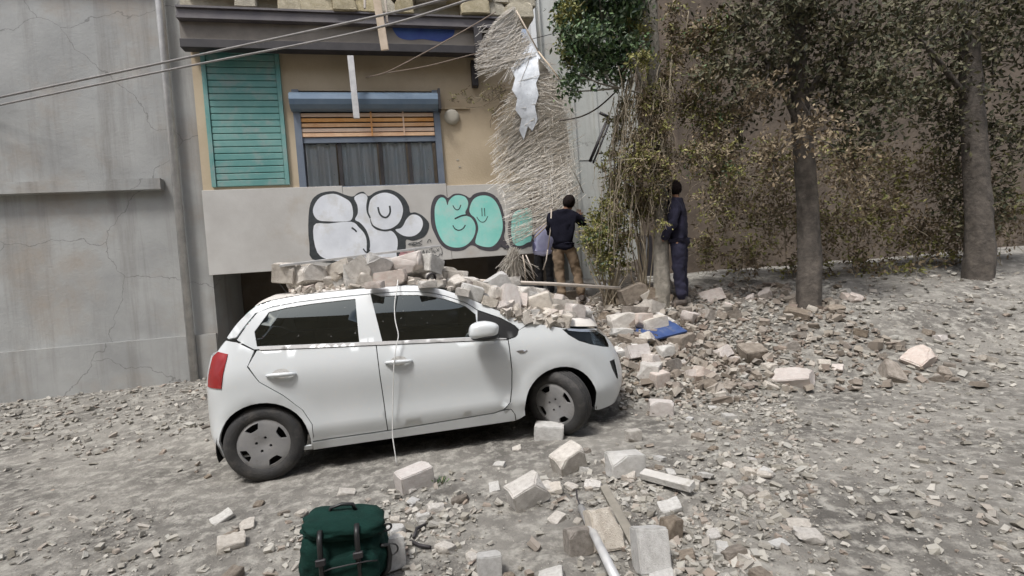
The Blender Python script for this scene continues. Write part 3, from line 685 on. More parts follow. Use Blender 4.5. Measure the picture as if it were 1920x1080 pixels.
ZB = .165
sill_l = [(-.36, .19), (-2.06, .19)]
front_out = [(-.408, .19)] + [p for p in A_F if p[1] > .19] + [(.345, .17), (.40, .16), (.7, .165), (SMAX, .17)] + [(SMAX, .82)] + [(s_, zt(s_)-.012) for s_ in (1.1, .95, .8, .65, .5, .35, .22, .12, .05, -.05, -.15)] + [(-.20, 1.012), (-.27, .985), (-.335, .958), (-.345, .925), (-.372, .905), (-.432, .893), (-.422, .62), (-.432, .48), (-.455, .362), (-.505, .303), (-.45, .296), (-.420, .25), (-.412, .19)]
keepF = lambda a, b: a < (.348+(b-.55)*.12 if b > .36 else .1)
def pair(name, outline, m, **k):
    surf(name, outline, bodyn, m, car, **k); return surf(name, outline, bodyn_far, m, car, **k)
SEAM_X = [(.28+i*.0+.0, 0) for i in range(0)]
seamline = [(.348+(b-.55)*.12, b) for b in (.38, .5, .6, .7, .76)]
pair('front_fender', front_out, m_paint, holes=[HL, fog], h=.05, keep=keepF, dens=.03, extra=[seamline], fold=.004)
pair('front_bumper', front_out, m_paint, holes=[HL, fog], h=.05, keep=lambda a, b: not keepF(a, b), dens=.03, extra=[seamline], fold=.004)
belt = lambda s: .905+(-.43-s)*.057
door_f = [(-1.478, .262), (-.60, .285), (-.52, .305), (-.465, .36), (-.44, .48), (-.43, .62), (-.44, .885), (-.45, .893)] + [(s_, belt(s_)-.012) for s_ in (-.7, -1.0, -1.3)] + [(-1.512, belt(-1.512)-.012), (-1.50, .7), (-1.486, .45)]
pair('door', door_f, m_paint, h=.06)
door_r = [(-1.485, .262), (-1.493, .45), (-1.507, .7), (-1.519, belt(-1.519)-.012)] + [(s_, belt(s_)-.012) for s_ in (-1.8, -2.1, -2.4)] + [(-2.46, .9), (-2.385, .775), (-2.227, .655), (-2.097, .52), (-2.037, .40), (-2.037, .30), (-2.052, .262)]
pair('door', door_r, m_paint, h=.06)
sill = [(-.418, .185), (-.426, .246), (-.455, .291), (-.53, .290), (-.60, .276), (-1.48, .25), (-2.05, .25), (-2.055, .185)]
pair('sill', sill, m_paint, h=.05)
quarter = [(-2.062, .19), (-2.042, .30), (-2.042, .40), (-2.102, .52), (-2.231, .651), (-2.390, .771), (-2.468, .893), (-2.42, belt(-2.42)-.01), (-2.55, 1.08), (-2.66, 1.10)] + [(s_, zt(s_)-.012) for s_ in (-2.68, -2.8)] + [(SMIN, .985), (SMIN, .19), (-2.75, .19)] + [p for p in A_R[::-1] if p[1] > .19]
pair('rear_quarter', quarter, m_paint, h=.06)
# roof rail and pillars
rail = [(s_, zt(s_)-.004) for s_ in (-.19, -.28, -.36, -.45, -.54, -.63, -.72, -.82, -.93, -1.04, -1.15, -1.3, -1.5, -1.7, -1.9, -2.1, -2.3, -2.42, -2.55, -2.66)] + [(-2.64, 1.112), (-2.56, 1.12), (-2.42, 1.29)] + [(s_, zt(s_)-.05) for s_ in (-2.3, -2.1, -1.9, -1.7, -1.5, -1.3, -1.15, -1.04, -.93, -.82, -.74)] + [(-.665, 1.165), (-.47, 1.078), (-.36, 1.005), (-.325, .965), (-.265, .995)]
pair('roof_rail', rail, m_paint, h=.05, dens=.03)
frame_o = [(s_, zt(s_)-.058) for s_ in (-.74, -.82, -.93, -1.04, -1.15, -1.3, -1.5, -1.7, -1.9, -2.1, -2.3, -2.40)] + [(-2.55, 1.10), (-2.42, belt(-2.42)), (-2.1, belt(-2.1)), (-1.8, belt(-1.8)), (-1.5, belt(-1.5)), (-1.2, belt(-1.2)), (-.9, belt(-.9)), (-.7, belt(-.7)), (-.665, 1.155)]
w_f = [sz(px, py, -1, 1.1) for px, py in ((717, 641), (694, 549))] + [(s_, zt(s_)-.083) for s_ in (-1.45, -1.3, -1.15, -1.04, -.93, -.82, -.76)] + [(-.685, 1.128), (-.685, belt(-.68)+.022), (-.9, belt(-.9)+.022), (-1.2, belt(-1.2)+.02)]
w_r = [(-1.645, belt(-1.64)+.02), (-1.66, zt(-1.66)-.083)] + [(s_, zt(s_)-.083) for s_ in (-1.8, -2.0, -2.2)] + [(-2.32, 1.29), (-2.42, 1.15), (-2.40, belt(-2.4)+.02), (-2.0, belt(-2.0)+.02)]
pair('window_frame', frame_o, m_paint, holes=[w_f, w_r], h=.05, dens=.03)
for o_ in (w_f, w_r): pair('side_window', o_, m_glass, h=.08, off=-.008, fold=0)
sail = [(-.69, belt(-.69)), (-.69, 1.145), (-.665, 1.158), (-.47, 1.07), (-.362, .998), (-.338, .962), (-.352, .93), (-.378, .912), (-.44, .902)]
pair('quarter_panel', sail, m_black, h=.05, off=-.004)
strip = [(-.45, belt(-.45)-.009), (-.45, belt(-.45)-.001)] + [(s_, belt(s_)+.017) for s_ in (-.7, -1.1, -1.5, -2.0, -2.38)] + [(s_, belt(s_)-.009) for s_ in (-2.38, -2.0, -1.5, -1.1, -.7)]
pair('belt_trim', strip, m_silver, h=.03, off=.007, dens=.03)
# upper panels
def uppers(name, s0, s1, m, off=0.0, t0=.014, n=26, nt_=30, parent=car):
    q = MB(); Pn = []
    for i in range(n+1):
        s_ = s0+(s1-s0)*i/n
        for j in range(nt_+1):
            t_ = t0+(2-2*t0)*j/nt_; p, nn = topn(s_, t_); q.v.append(tuple(p+nn*off))
    for i in range(n):
        for j in range(nt_): q.f.append((i*(nt_+1)+j, (i+1)*(nt_+1)+j, (i+1)*(nt_+1)+j+1, i*(nt_+1)+j+1)); q.sm.append(True)
    return q.build(name, m, parent)
uppers('tailgate_window', -2.80, -2.44, m_glass, -.004)
uppers('roof', -2.43, -1.0, m_paint_dust, 0)
uppers('windscreen', -.99, -.34, m_glass, -.006)
uppers('cowl', -.335, -.19, m_black, -.012)
uppers('bonnet', -.185, SMAX-.002, m_paint_dust, .004, t0=.02, n=46)
# dark inner shell, floor, wells
def inner(off, z0, z1, sa, sb, m, name):
    n = 60
    for f_ in (bodyn, bodyn_far):
        q = MB(); b0 = 0
        for i in range(n+1):
            s_ = sa+(sb-sa)*i/n
            for z_ in (z0, (z0+z1)/2, z1):
                p, nn = f_(s_, min(z_, zt(s_)-.04)); q.v.append(tuple(p-Vector((nn.x, nn.y, 0)).normalized()*off))
        for i in range(n):
            for j in range(2): a = b0+i*3+j; q.f.append((a, a+3, a+4, a+1)); q.sm.append(True)
        q.build(name, m, car)
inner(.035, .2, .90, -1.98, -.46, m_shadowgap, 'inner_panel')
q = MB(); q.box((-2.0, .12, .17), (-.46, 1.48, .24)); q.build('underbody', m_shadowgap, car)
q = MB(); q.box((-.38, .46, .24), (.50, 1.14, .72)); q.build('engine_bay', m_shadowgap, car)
for cx in (0, -2.4):
    for yy, sg in ((.03, 1), (2*YC-.03, -1)):
        q = MB(); nn_ = 24; rr = [(.352, .05*sg), (.352, .40*sg), (.0, .40*sg)]
        for (r, a) in rr:
            for k in range(nn_+1):
                t = R_(-16)+R_(212)*k/nn_; q.v.append((cx+r*math.cos(t), yy+a, .275+r*math.sin(t)))
        for i in range(2):
            for k in range(nn_): a = i*(nn_+1)+k; q.f.append((a, a+1, a+nn_+2, a+nn_+1)); q.sm.append(True)
        q.build('wheel_well', m_shadowgap, car)
# seats and wheel inside
for xx, yy in ((-1.15, .42), (-1.15, 1.18)):
    s_ = blob('seat', Matrix.Translation((xx-.25, yy, .80)) @ Matrix.Rotation(-.22, 4, 'Y') @ Matrix.Diagonal((.09, .22, .36, 1)), m_seat, car, 3, p=3.5)
    blob('headrest', Matrix.Translation((xx-.36, yy, 1.20)) @ Matrix.Diagonal((.05, .12, .09, 1)), m_seat, s_, 2, p=3.0)
q = MB(); q.box((-2.45, .2, .5), (-2.2, 1.4, 1.02)); q.build('rear_seat', m_seat, car)
# headlights
def headlight(fn, far=False):
    h_ = surf('headlight', HL, fn, m_lens, car, h=.05, off=-.002, dens=.02)
    surf('lamp_housing', HL, fn, m_dark, h_, h=.05, off=-.028, fold=0, dens=.02)
    if not far:
        a = [sz(px, py, .45, .8) for px, py in ((1110, 622), (1116, 622), (1120, 646), (1115, 646), (1111, 635))]
        surf('lamp_reflector', a, fn, m_chrome, h_, h=.03, off=-.012)
        for k in range(4):
            a = [sz(px, py+k*6, .45, .8) for px, py in ((1118, 623), (1128, 624), (1127, 626), (1118, 625.5))]
            surf('lamp_fin', a, fn, m_chrome, h_, h=.03, off=-.012, fold=.006)
    b = [HL[0]]+[HL[i] for i in (9, 8, 7)]
    up = [sz(px, py, .35, .9) for px, py in ((1060, 615.5), (1085, 617), (1115, 618), (1138, 619), (1137, 623), (1115, 622.5), (1088, 622), (1066, 620))]
    surf('lamp_trim', up, fn, m_chrome, h_, h=.05, off=.002, dens=.03)
headlight(bodyn); headlight(bodyn_far, True)
for fn in (bodyn, bodyn_far): surf('fog_slot', fog, fn, m_black, car, h=.05, off=-.012)
mk = [sz(px, py, -.3, .78) for px, py in ((968, 658), (978, 656.5), (989, 657), (983, 661.5), (976, 662.5))]
pair('side_marker', mk, m_chrome, h=.05, off=.004)
gr = [(SMAX-.42, .50), (SMAX, .50), (SMAX, .58), (SMAX-.40, .60)]
pair('grille', gr, m_black, h=.06, off=.006); gr = [(SMAX-.45, .24), (SMAX, .24), (SMAX, .36), (SMAX-.40, .36)]; pair('lower_grille', gr, m_black, h=.06, off=.006)
tl = [(-2.66, .75), (-2.62, 1.0), (-2.74, 1.02), (-2.82, .98), (-2.83, .76)]
m_tail = mat('red_lamp_plastic', (.25, .01, .01), (.3, .015, .015), .25, 10); pair('tail_lamp', tl, m_tail, h=.05, off=.006)
# door handle; flat grey ellipse paints the shade of its recessed dish
def handle(px0, py0, px1, py1, seat_s=None, shift=0.0):
    a, b = sz(px0, py0, -1.4, .82), sz(px1, py1, -1.3, .82); a = (a[0]+shift, a[1]); b = (b[0]+shift, b[1])
    for fn, sg in ((bodyn, 1), (bodyn_far, -1)):
        q = MB(); pts = []; rs = []
        for i in range(9):
            t = i/8; s_ = a[0]+(b[0]-a[0])*t; z_ = a[1]+(b[1]-a[1])*t; p, n = fn(s_, z_); pts.append(p+n*(.006+.026*math.sin(math.pi*t)**.6)); rs.append(.008+.009*math.sin(math.pi*t)**.7)
        q.tube(pts, rs, 10); hd = q.build('door_handle', m_paint, car)
        mc = ((a[0]+b[0])/2, (a[1]+b[1])/2+.006)
        el = [(mc[0]+.065*math.cos(k*math.pi/12), mc[1]+.038*math.sin(k*math.pi/12)) for k in range(24)]
        surf('handle_dish_shade', el, fn, m_stone_grey, hd, h=.04, off=.0012, fold=0)
handle(722, 680, 773, 676.5); handle(722, 680, 773, 676.5, shift=-.88)
# door mirror
mc = carp(907, 620, -.11)
def mirror(side):
    f_ = (lambda p: p) if side > 0 else mir
    me_ = []
    bm = bmesh.new(); bmesh.ops.create_icosphere(bm, subdivisions=4, radius=1)
    for v in bm.verts:
        c = v.co.copy(); k = (abs(c.x)**2.8+abs(c.y)**2.8+abs(c.z)**2.8)**(-1/2.8); c *= k
        top_ = 1.0 - .30*max(0, c.x) if c.z > 0 else 1
        c = Vector((c.x*.122+.012*c.z, c.y*.085, c.z*.073*top_ + .004*c.x*0))
        v.co = f_(mc+c+Vector((0, 0, .006)))
    me = bpy.data.meshes.new('door_mirror'); bm.to_mesh(me); bm.free(); me.polygons.foreach_set('use_smooth', [True]*len(me.polygons))
    dm = link('door_mirror', me, m_paint, car)
    bm = bmesh.new(); bmesh.ops.create_icosphere(bm, subdivisions=3, radius=1)
    for v in bm.verts:
        c = v.co.copy(); v.co = f_(mc+Vector((c.x*.115+.008, c.y*.08, c.z*.035-.052)))
    me = bpy.data.meshes.new('mirror_base'); bm.to_mesh(me); bm.free(); me.polygons.foreach_set('use_smooth', [True]*len(me.polygons)); link('mirror_base', me, m_black, dm)
    q = MB(); q.tube([f_(mc+Vector((.07, .03, -.055))), f_(mc+Vector((.10, .10, -.065))), f_(mc+Vector((.12, .15, -.05)))], [.028, .024, .03], 10); q.build('mirror_stalk', m_black, dm)
mirror(1); mirror(-1)
# wheels
def wheel(cx, y, steer, camber, out):
    Mw = Matrix.Translation((cx, y, .29)) @ Matrix.Rotation(steer, 4, 'Z') @ Matrix.Rotation(camber, 4, 'X')
    if out < 0: Mw = Mw @ Matrix.Rotation(math.pi, 4, 'Z')
    q = MB(); prof = [(.185, -.075), (.20, -.088), (.225, -.093), (.25, -.092), (.268, -.084), (.282, -.068)]
    tr = []
    for a in (-.045, -.015, .015, .045): tr += [(.290, a-.012), (.290, a+.009), (.281, a+.010), (.281, a+.0175)]
    prof += tr[:-2]+[(.282, .068), (.268, .084), (.25, .092), (.2, .085), (.185, .07)]
    q.lathe(prof, 72, Mw); wh = q.build('wheel', m_rubber, car)
    q = MB(); q.lathe([(.19, -.06), (.15, -.03), (.0, -.02)], 40, Mw); q.build('rim', m_shadowgap, wh)
    slots = []
    for k in range(4):
        a0 = R_(28+90*k); ring = []
        for i in range(7): t = a0+R_(-19+38*i/6); ring.append((.170*math.cos(t), .170*math.sin(t)))
        for dr, rr in ((15, .128), (8, .122), (0, .120), (-8, .122), (-15, .128)): t = a0+R_(dr); ring.append((rr*math.cos(t), rr*math.sin(t)))
        slots.append(ring)
        t = a0+R_(45); slots.append([(.052*math.cos(t)+.011*math.cos(j*math.pi/5), .052*math.sin(t)+.011*math.sin(j*math.pi/5)) for j in range(10)])
    circ = [(.205*math.cos(k*math.pi/30), .205*math.sin(k*math.pi/30)) for k in range(60)]
    def fn(a, b):
        r = math.hypot(a, b); d = -.088+.12*max(0, r-.13)**1.2*2.2+.012*math.exp(-(r/.05)**2)-.004*math.exp(-((r-.165)/.012)**2)
        return Mw @ Vector((a, d, b)), (Mw.to_3x3() @ Vector((0, -1, 0))).normalized()
    surf('wheel_cover', circ, fn, m_hub, wh, holes=slots, h=.022, dens=.02, fold=.02)
wheel(.0, .10, R_(-48), R_(7), 1); wheel(.0, 2*YC-.115, R_(-40), R_(2), -1)
wheel(-2.4, .105, 0, 0, 1); wheel(-2.4, 2*YC-.105, 0, 0, -1)
# registration plate left blank, antenna
q = MB(); q.box((XF-.012, YC-.25, .40), (XF+.006, YC+.25, .50)); q.build('number_plate', m_g_white, car)
q = MB(); q.tube([top(-2.3, 1)+Vector((0, 0, -.01)), top(-2.3, 1)+Vector((-.12, 0, .16))], .004, 6); q.build('antenna', m_black, car)

# ------------------------------------------------------------------ rubble
def stone(px, py, wpx, hpx, Y, label, group=None, m=m_stone, shape=None, rot=(0, 0, 0), dm=.75, land=True, z=None, lump=False, cat='stone', name='broken_stone'):
    """a block whose outline centre is seen at px,py and is wpx x hpx pixels large"""
    p = at(px, py, Y) if Y else on_land(px, py+hpx*.35)
    D = (p-CC).dot(CF); W = wpx*D/FPX; Hh = hpx*D/FPX
    me = (RUB if lump else BLK)[(shape if shape is not None else int(px*7+py*3)) % (len(RUB) if lump else len(BLK))]
    o = link(name, mesh_with(me, m), None)
    o.scale = (W*.98, W*dm, Hh*.86); o.rotation_euler = tuple(R_(a) for a in rot)
    if Y: o.location = p
    else: o.location = Vector((p.x, p.y+W*dm*.3, H(p.x, p.y+W*dm*.3)+Hh*.36))
    return tag(o, label, cat, group)
G1 = 'loose stones on the street in front of the car'
FG = [(1032, 812, 56, 34, 'pale rectangular stone lying against the front wheel of the car', m_stone_grey, (2, 4, -8), 0),
 (1068, 868, 60, 54, 'tilted angular pale stone on the street below the front wheel', m_stone, (14, -18, 28), 9),
 (1176, 876, 68, 48, 'squat grey stone half sunk in chips left of the white plank', m_stone_grey, (-6, 4, 10), 3),
 (989, 932, 70, 56, 'pale stone with a dark undercut face in the middle of the street', m_stone, (10, -16, 24), 12),
 (776, 902, 66, 44, 'pinkish pale brick shaped stone lying below the white car door', m_stone_pink, (4, -6, 34), 8),
 (1135, 1000, 56, 84, 'tall pale stone beside the silver tube and the grey plank', m_stone, (-24, 3, 14), 4),
 (1087, 1020, 50, 54, 'chipped brown grey stone left of the silver tube', m_stone_dull, (-10, 6, 20), 17),
 (1226, 1040, 62, 92, 'large pale squared stone at the lower right below the grey plank', m_stone_grey, (-22, 4, 4), 0),
 (1243, 768, 44, 32, 'pink grey stone block at the right of the car bumper near the trunk side', m_stone_pink, (0, 5, -10), 1),
 (1240, 716, 34, 34, 'small pinkish square stone lying in chips below the blue board', m_stone_pink, (8, -4, 24), 6),
 (1190, 819, 28, 26, 'small yellowish stone on the street right of the front wheel', m_stone, (0, 0, 15), 5),
 (735, 1045, 42, 64, 'white stone behind the green bag and its rings', m_stone_grey, (-14, 4, 30), 2),
 (919, 1068, 46, 50, 'flat white slab at the bottom edge of the street', m_stone_grey, (-8, 2, 10), 0),
 (1262, 1000, 40, 50, 'grey lump of stone beside the large pale squared stone', m_stone_dull, (0, 10, 30), 11)]
for px, py, w_, h_, lb, mm, rt, shp in FG:
    stone(px, py, w_, h_, None, lb, G1, mm, shp, rt, dm=.62 if h_ < 60 else .8)
# stones on the car: the sight line is followed to the car's upper surface
def car_hit(px, py, ydef):
    o = CI @ CC; r = CI.to_3x3() @ ray(px, py); y = .10
    while y < 1.45:
        p = o + r*((y-o.y)/r.y)
        if -2.6 < p.x < .6 and p.z <= ztop(p.x, y)+.004: return p, True
        y += .02
    return o + r*((ydef-o.y)/r.y), False
G2 = 'broken stones heaped on the white car'
CS = [  # px, py centre, w, h, lateral guess, material, rot, label, lump
 (672, 506, 40, 46, .40, m_stone, (0, -28, 10), 'pale tilted stone at the left end of the roof heap', 1, 2),
 (704, 499, 46, 42, .42, m_stone_grey, (10, 24, 30), 'grey green lump on the roof under the thin metal rod', 1, 6),
 (757, 494, 68, 36, .50, m_stone_pink, (6, -10, -8), 'long pinkish stone on top of the roof heap below the pink scrawl', 1, 5),
 (684, 527, 32, 26, .33, m_stone, (0, 30, 20), 'small brown faced stone sitting on the roof edge at the left', 0, 1),
 (730, 522, 56, 30, .32, m_stone_pink, (0, -4, 6), 'rough pink stone on the roof edge crossed by the white cord', 1, 2),
 (779, 517, 42, 26, .42, m_stone, (12, 10, -12), 'wedge of pale stone between the pink stone and the roller tube', 1, 9),
 (851, 522, 52, 32, .46, m_stone, (4, 8, 6), 'buff squared stone on the roof right of the roller tube', 0, 4),
 (833, 512, 34, 24, .75, m_stone, (0, 14, 30), 'pale stone behind the roller tube on the roof', 1, 7),
 (884, 548, 42, 28, .45, m_stone_grey, (6, 20, 12), 'flat pale stone at the top of the windscreen', 0, 5),
 (905, 545, 36, 30, .62, m_stone, (0, 26, -14), 'pale stone resting across the white pole end', 1, 3),
 (932, 530, 40, 28, .75, m_stone_grey, (0, -26, 24), 'pale stone propped against the white pole above the windscreen', 1, 0),
 (930, 556, 32, 34, .42, m_stone, (0, 16, 34), 'rounded buff stone on the windscreen', 1, 5),
 (957, 560, 34, 52, .40, m_stone_pink, (-18, 16, 20), 'upright pinkish stone on the windscreen with a cracked lower face', 0, 4),
 (984, 557, 36, 40, .62, m_stone, (0, 8, 40), 'tall buff stone in the middle of the windscreen', 1, 7),
 (1009, 553, 30, 26, .85, m_stone, (0, 10, -20), 'rounded pale stone at the back of the windscreen heap', 1, 0),
 (1006, 571, 60, 34, .45, m_stone, (4, -14, -6), 'large buff slab at the foot of the windscreen', 0, 3),
 (1052, 572, 40, 22, .75, m_stone, (0, 10, 12), 'flat buff stone near the far edge of the bonnet', 0, 6),
 (1045, 597, 56, 26, .34, m_stone, (4, 18, -10), 'flat tilted buff slab on the near edge of the bonnet', 0, 7),
 (1080, 583, 30, 26, .60, m_stone_pink, (0, 12, 24), 'pinkish square stone on the bonnet above the headlight', 0, 1),
 (820, 531, 26, 14, .36, m_stone, (0, 4, 0), 'thin flat stone on the roof edge below the roller tube', 0, 2),
 (868, 536, 26, 20, .36, m_stone_pink, (0, 12, 50), 'small pink stone on the roof beside the buff squared stone', 1, 8),
 (960, 528, 24, 18, 1.0, m_stone, (0, 0, 30), 'small pale stone behind the white pole on the car', 1, 4),
 (1030, 562, 24, 16, .95, m_stone_grey, (0, 0, 10), 'small grey stone behind the large buff slab', 1, 1),
 (1065, 590, 22, 12, .45, m_stone, (0, 10, 30), 'small flat stone between two bonnet slabs', 0, 5),
 (974, 588, 30, 20, .3, m_stone, (0, 20, 30), 'small pale lump at the lower edge of the windscreen rubble', 1, 3), (998, 591, 28, 18, .3, m_stone_grey, (0, 10, 80), 'grey lump at the bonnet corner by the windscreen', 1, 9),
 (1018, 588, 30, 16, .35, m_stone, (0, 14, 10), 'flat chip of stone left of the tilted bonnet slab', 0, 2), (942, 577, 26, 18, .3, m_stone_pink, (0, 26, 60), 'small pink lump on the windscreen edge behind the mirror', 1, 6),
 (917, 566, 28, 18, .3, m_stone, (0, 24, 10), 'small buff lump on the windscreen pillar', 1, 2), (897, 557, 26, 16, .3, m_stone_grey, (0, 20, 40), 'small grey chip high on the windscreen pillar', 0, 1),
 (868, 548, 26, 14, .3, m_stone, (0, 14, 0), 'thin buff chip at the top corner of the windscreen', 0, 6), (1037, 580, 30, 18, .55, m_stone, (0, 12, 50), 'buff lump between the large slab and the bonnet slabs', 1, 7),
 (1070, 570, 30, 16, .8, m_stone, (0, 8, 20), 'flat pale stone at the far side of the bonnet', 0, 4), (1098, 588, 22, 14, .5, m_stone_grey, (0, 16, 10), 'small grey stone near the front of the bonnet', 1, 1),
 (800, 533, 30, 14, .36, m_stone, (0, 2, 20), 'thin pale stone on the roof edge under the wedge', 0, 3), (700, 534, 30, 14, .36, m_stone_pink, (0, 0, 0), 'thin pink stone on the roof edge left of the cord', 0, 4),
 (660, 532, 30, 18, .36, m_stone, (0, 6, 20), 'pale stone low on the roof edge at the left', 1, 0)]
for px, py, w_, h_, yl, mm, rt, lb, lump, shp in CS:
    p, hit = car_hit(px, py+h_*.42, yl)
    wp = CM @ p; D = (wp-CC).dot(CF); W = w_*D/FPX; Hh = h_*D/FPX
    me = (RUB if lump else BLK)[shp % (10 if lump else 8)]
    o = link('broken_stone', mesh_with(me, mm), None); dep = max(.6*W, .16)
    fw = ray(px, py).normalized()
    o.scale = (W*1.02, dep, Hh*.98); c_ = wp + Vector((0, dep*.34, Hh*.40 - (0 if hit else 0)))
    o.location = c_; o.rotation_euler = (R_(rt[0]), R_(rt[1]), R_(rt[2]))
    tag(o, lb, 'stone', G2)
# filler stones deeper in the roof heap and left of the picture's strip
rnd = random.Random(11)
for i in range(84):
    x = rnd.uniform(-2.35, .25) if i % 3 else rnd.uniform(-2.2, -1.0); y = rnd.uniform(.36, 1.25)
    if i > 63: x = rnd.uniform(-.95, .22)
    if x < -.9: y = max(y, .62)
    if x > -.9: y = rnd.uniform(.36 if i > 63 and x < -.1 else .5, 1.2)
    W = rnd.uniform(.12, .26) if i < 64 else rnd.uniform(.09, .21); Hh = W*rnd.uniform(.45, .75); z = ztop(x, y)+Hh*.42 + (rnd.uniform(0, .12) if x < -1.0 and y > .5 else 0)
    mm = rnd.choice([m_stone, m_stone, m_stone_pink, m_stone_grey]); o = link('broken_stone', mesh_with(rnd.choice(RUB if i % 2 else BLK), mm), None)
    o.scale = (W, W*rnd.uniform(.6, .9), Hh); o.location = CM @ Vector((x, y, z))
    o.rotation_euler = (rnd.uniform(-.3, .3), rnd.uniform(-.3, .3)+(.35 if x > -.95 else 0), CYAW+rnd.uniform(-1.5, 1.5))
    cn = {'limestone': 'buff', 'pink_plastered_stone': 'pinkish', 'grey_concrete': 'grey'}[mm.name]; pl = 'rear part of the car roof' if x < -1.7 else 'front part of the car roof' if x < -.95 else 'windscreen' if x < -.1 else 'bonnet'
    tag(o, f"{'small' if W < .19 else 'larger'} {cn} {'lump' if i % 2 else 'block'} filling the rubble on the {pl}", 'stone', 'filler stones in the heap on the car')
# grit on roof, windscreen and bonnet
def chips(name, pts, m, lo, hi, sd, flatn=.5, parent=None, pw=2.1):
    rnd = random.Random(sd); V, F = [], []
    for (p, k) in pts:
        s_ = lo*(hi/lo)**(rnd.random()**pw)*k; M_ = Euler((rnd.uniform(-.5, .5), rnd.uniform(-.5, .5), rnd.uniform(0, 6.3))).to_matrix()
        dx, dy, dz = s_*rnd.uniform(.7, 1.5), s_*rnd.uniform(.5, 1.0), s_*rnd.uniform(.25, .8)*flatn*2*.6
        n = len(V)
        for cx, cy, cz in ((-1,-1,-1),(1,-1,-1),(1,1,-1),(-1,1,-1),(-1,-1,1),(1,-1,1),(1,1,1),(-1,1,1)):
            q = Vector((cx*dx*rnd.uniform(.45, 1), cy*dy*rnd.uniform(.45, 1), cz*dz*rnd.uniform(.5, 1)))*.5
            V.append(tuple(M_ @ q + p + Vector((0, 0, dz*.3))))
        for q in ((0,3,2,1),(4,5,6,7),(0,1,5,4),(1,2,6,5),(2,3,7,6),(3,0,4,7)): F.append(tuple(n+i for i in q))
    me = bpy.data.meshes.new(name); me.from_pydata(V, [], F); me.update()
    return link(name, me, m, parent)
pts = []
for i in range(2500):
    x = rnd.uniform(-2.2, .34) if i < 1300 else rnd.uniform(-.8, .25); y = rnd.uniform(.26, 1.35)
    if x > -.2 and rnd.random() < .6: continue
    pts.append((CM @ Vector((x, y, ztop(x, y)+.004)), 1))
for i in range(260):
    px = rnd.uniform(940, 1060); p, h_ = car_hit(px, 585+(px-955)*.22+rnd.uniform(-6, 12), .3)
    if h_: pts.append((CM @ p, 1.7))
m_grit = mat('car_grit', (.4, .38, .34), None, .95, isl=[(.30, .265, .22), (.44, .40, .35), (.52, .48, .43), (.58, .55, .50), (.38, .32, .28), (.49, .455, .41)], bump=.4, bscale=40)
tag(chips('car_grit', pts, m_grit, .012, .095, 5, 1.0, None, 1.6), 'grit and stone chips between the stones on the white car', 'gravel', kind='stuff')
# chips over the street
rnd = random.Random(21); pts = []
def dens(x, y):
    v = .22 + 1.15*max(0, noise.noise(Vector((x*1.1, y*1.1, 5)))+.15) + .7*max(0, noise.noise(Vector((x*2.7, y*2.7, 9))))
    v += .55*sstep(.3, 1.3, x)*(1 if y > 2.2 else .5) + .9*sstep(4.6, 5.6, y)
    v += .5*sstep(-.05, -.6, x)*sstep(3.5, 2.8, y)
    q = CI @ Vector((x, y, 0))
    if -2.9 < q.x < .75 and -.25 < q.y < 1.75: v *= .12
    v *= 1-.7*sstep(-1.0, -.55, q.y)*(1 if -2.9 < q.x < .9 and q.y < .3 else 0)
    v *= 1-.75*math.exp(-(((x-.12)/.36)**2+((y-2.5)/.45)**2))
    return v
n_ = 0
while n_ < 66000:
    y = 1.25+6.8*rnd.random()**1.6; x = (rnd.uniform(-1.15, 1.15) if rnd.random() < .45 else rnd.uniform(-.45, .5))*(y+.6)
    if rnd.random()*1.5 > dens(x, y)**1.7: continue
    pts.append((Vector((x, y, H(x, y)+.004)), 1.0 if y < 5 else 1.5)); n_ += 1
GP = pts; tag(chips('gravel', pts, m_chip, .0045, .068, 6, .65, None, 3.4), 'pale stone chips and grit scattered over the dusty street', 'gravel', kind='stuff')
rnd = random.Random(31); k_ = 0
while k_ < 150:                                                  # fragments that can be told apart
    y = 1.7+3.6*rnd.random()**1.3; x = rnd.uniform(-.62, .52)*(y+.3)
    q = CI @ Vector((x, y, 0))
    if -2.9 < q.x < .75 and -.12 < q.y < 1.75 or rnd.random()*1.6 > dens(x, y)+.12: continue
    s_ = rnd.uniform(.035, .085)*(1 if rnd.random() < .8 else 1.4)
    mm = rnd.choice([m_stone, m_stone, m_stone_grey, m_stone_dull]); o = link('stone_fragment', mesh_with(rnd.choice(RUB), mm), None)
    o.scale = (s_*rnd.uniform(.9, 1.5), s_, s_*rnd.uniform(.3, .6)); o.rotation_euler = (rnd.uniform(-.3, .3), rnd.uniform(-.3, .3), rnd.uniform(0, 6.3)); o.location = (x, y, H(x, y)+s_*.16)
    cn = {'weathered_stone': 'brown', 'limestone': 'buff', 'grey_concrete': 'pale grey'}[mm.name]
    pl = 'close to the green bag' if x < -.35 and y < 2.8 else 'below the white car door' if x < -.1 and y > 2.8 else 'near the silver tube and grey plank' if x > 0 and y < 2.9 else 'in front of the front wheel' if y > 2.8 and x < .75 else 'at the right edge of the street' if x >= .75 else 'in the bare middle of the street'
    tag(o, f"{'tiny' if s_ < .05 else 'small'} {cn} stone fragment {pl}", 'stone', 'stone fragments on the street'); k_ += 1
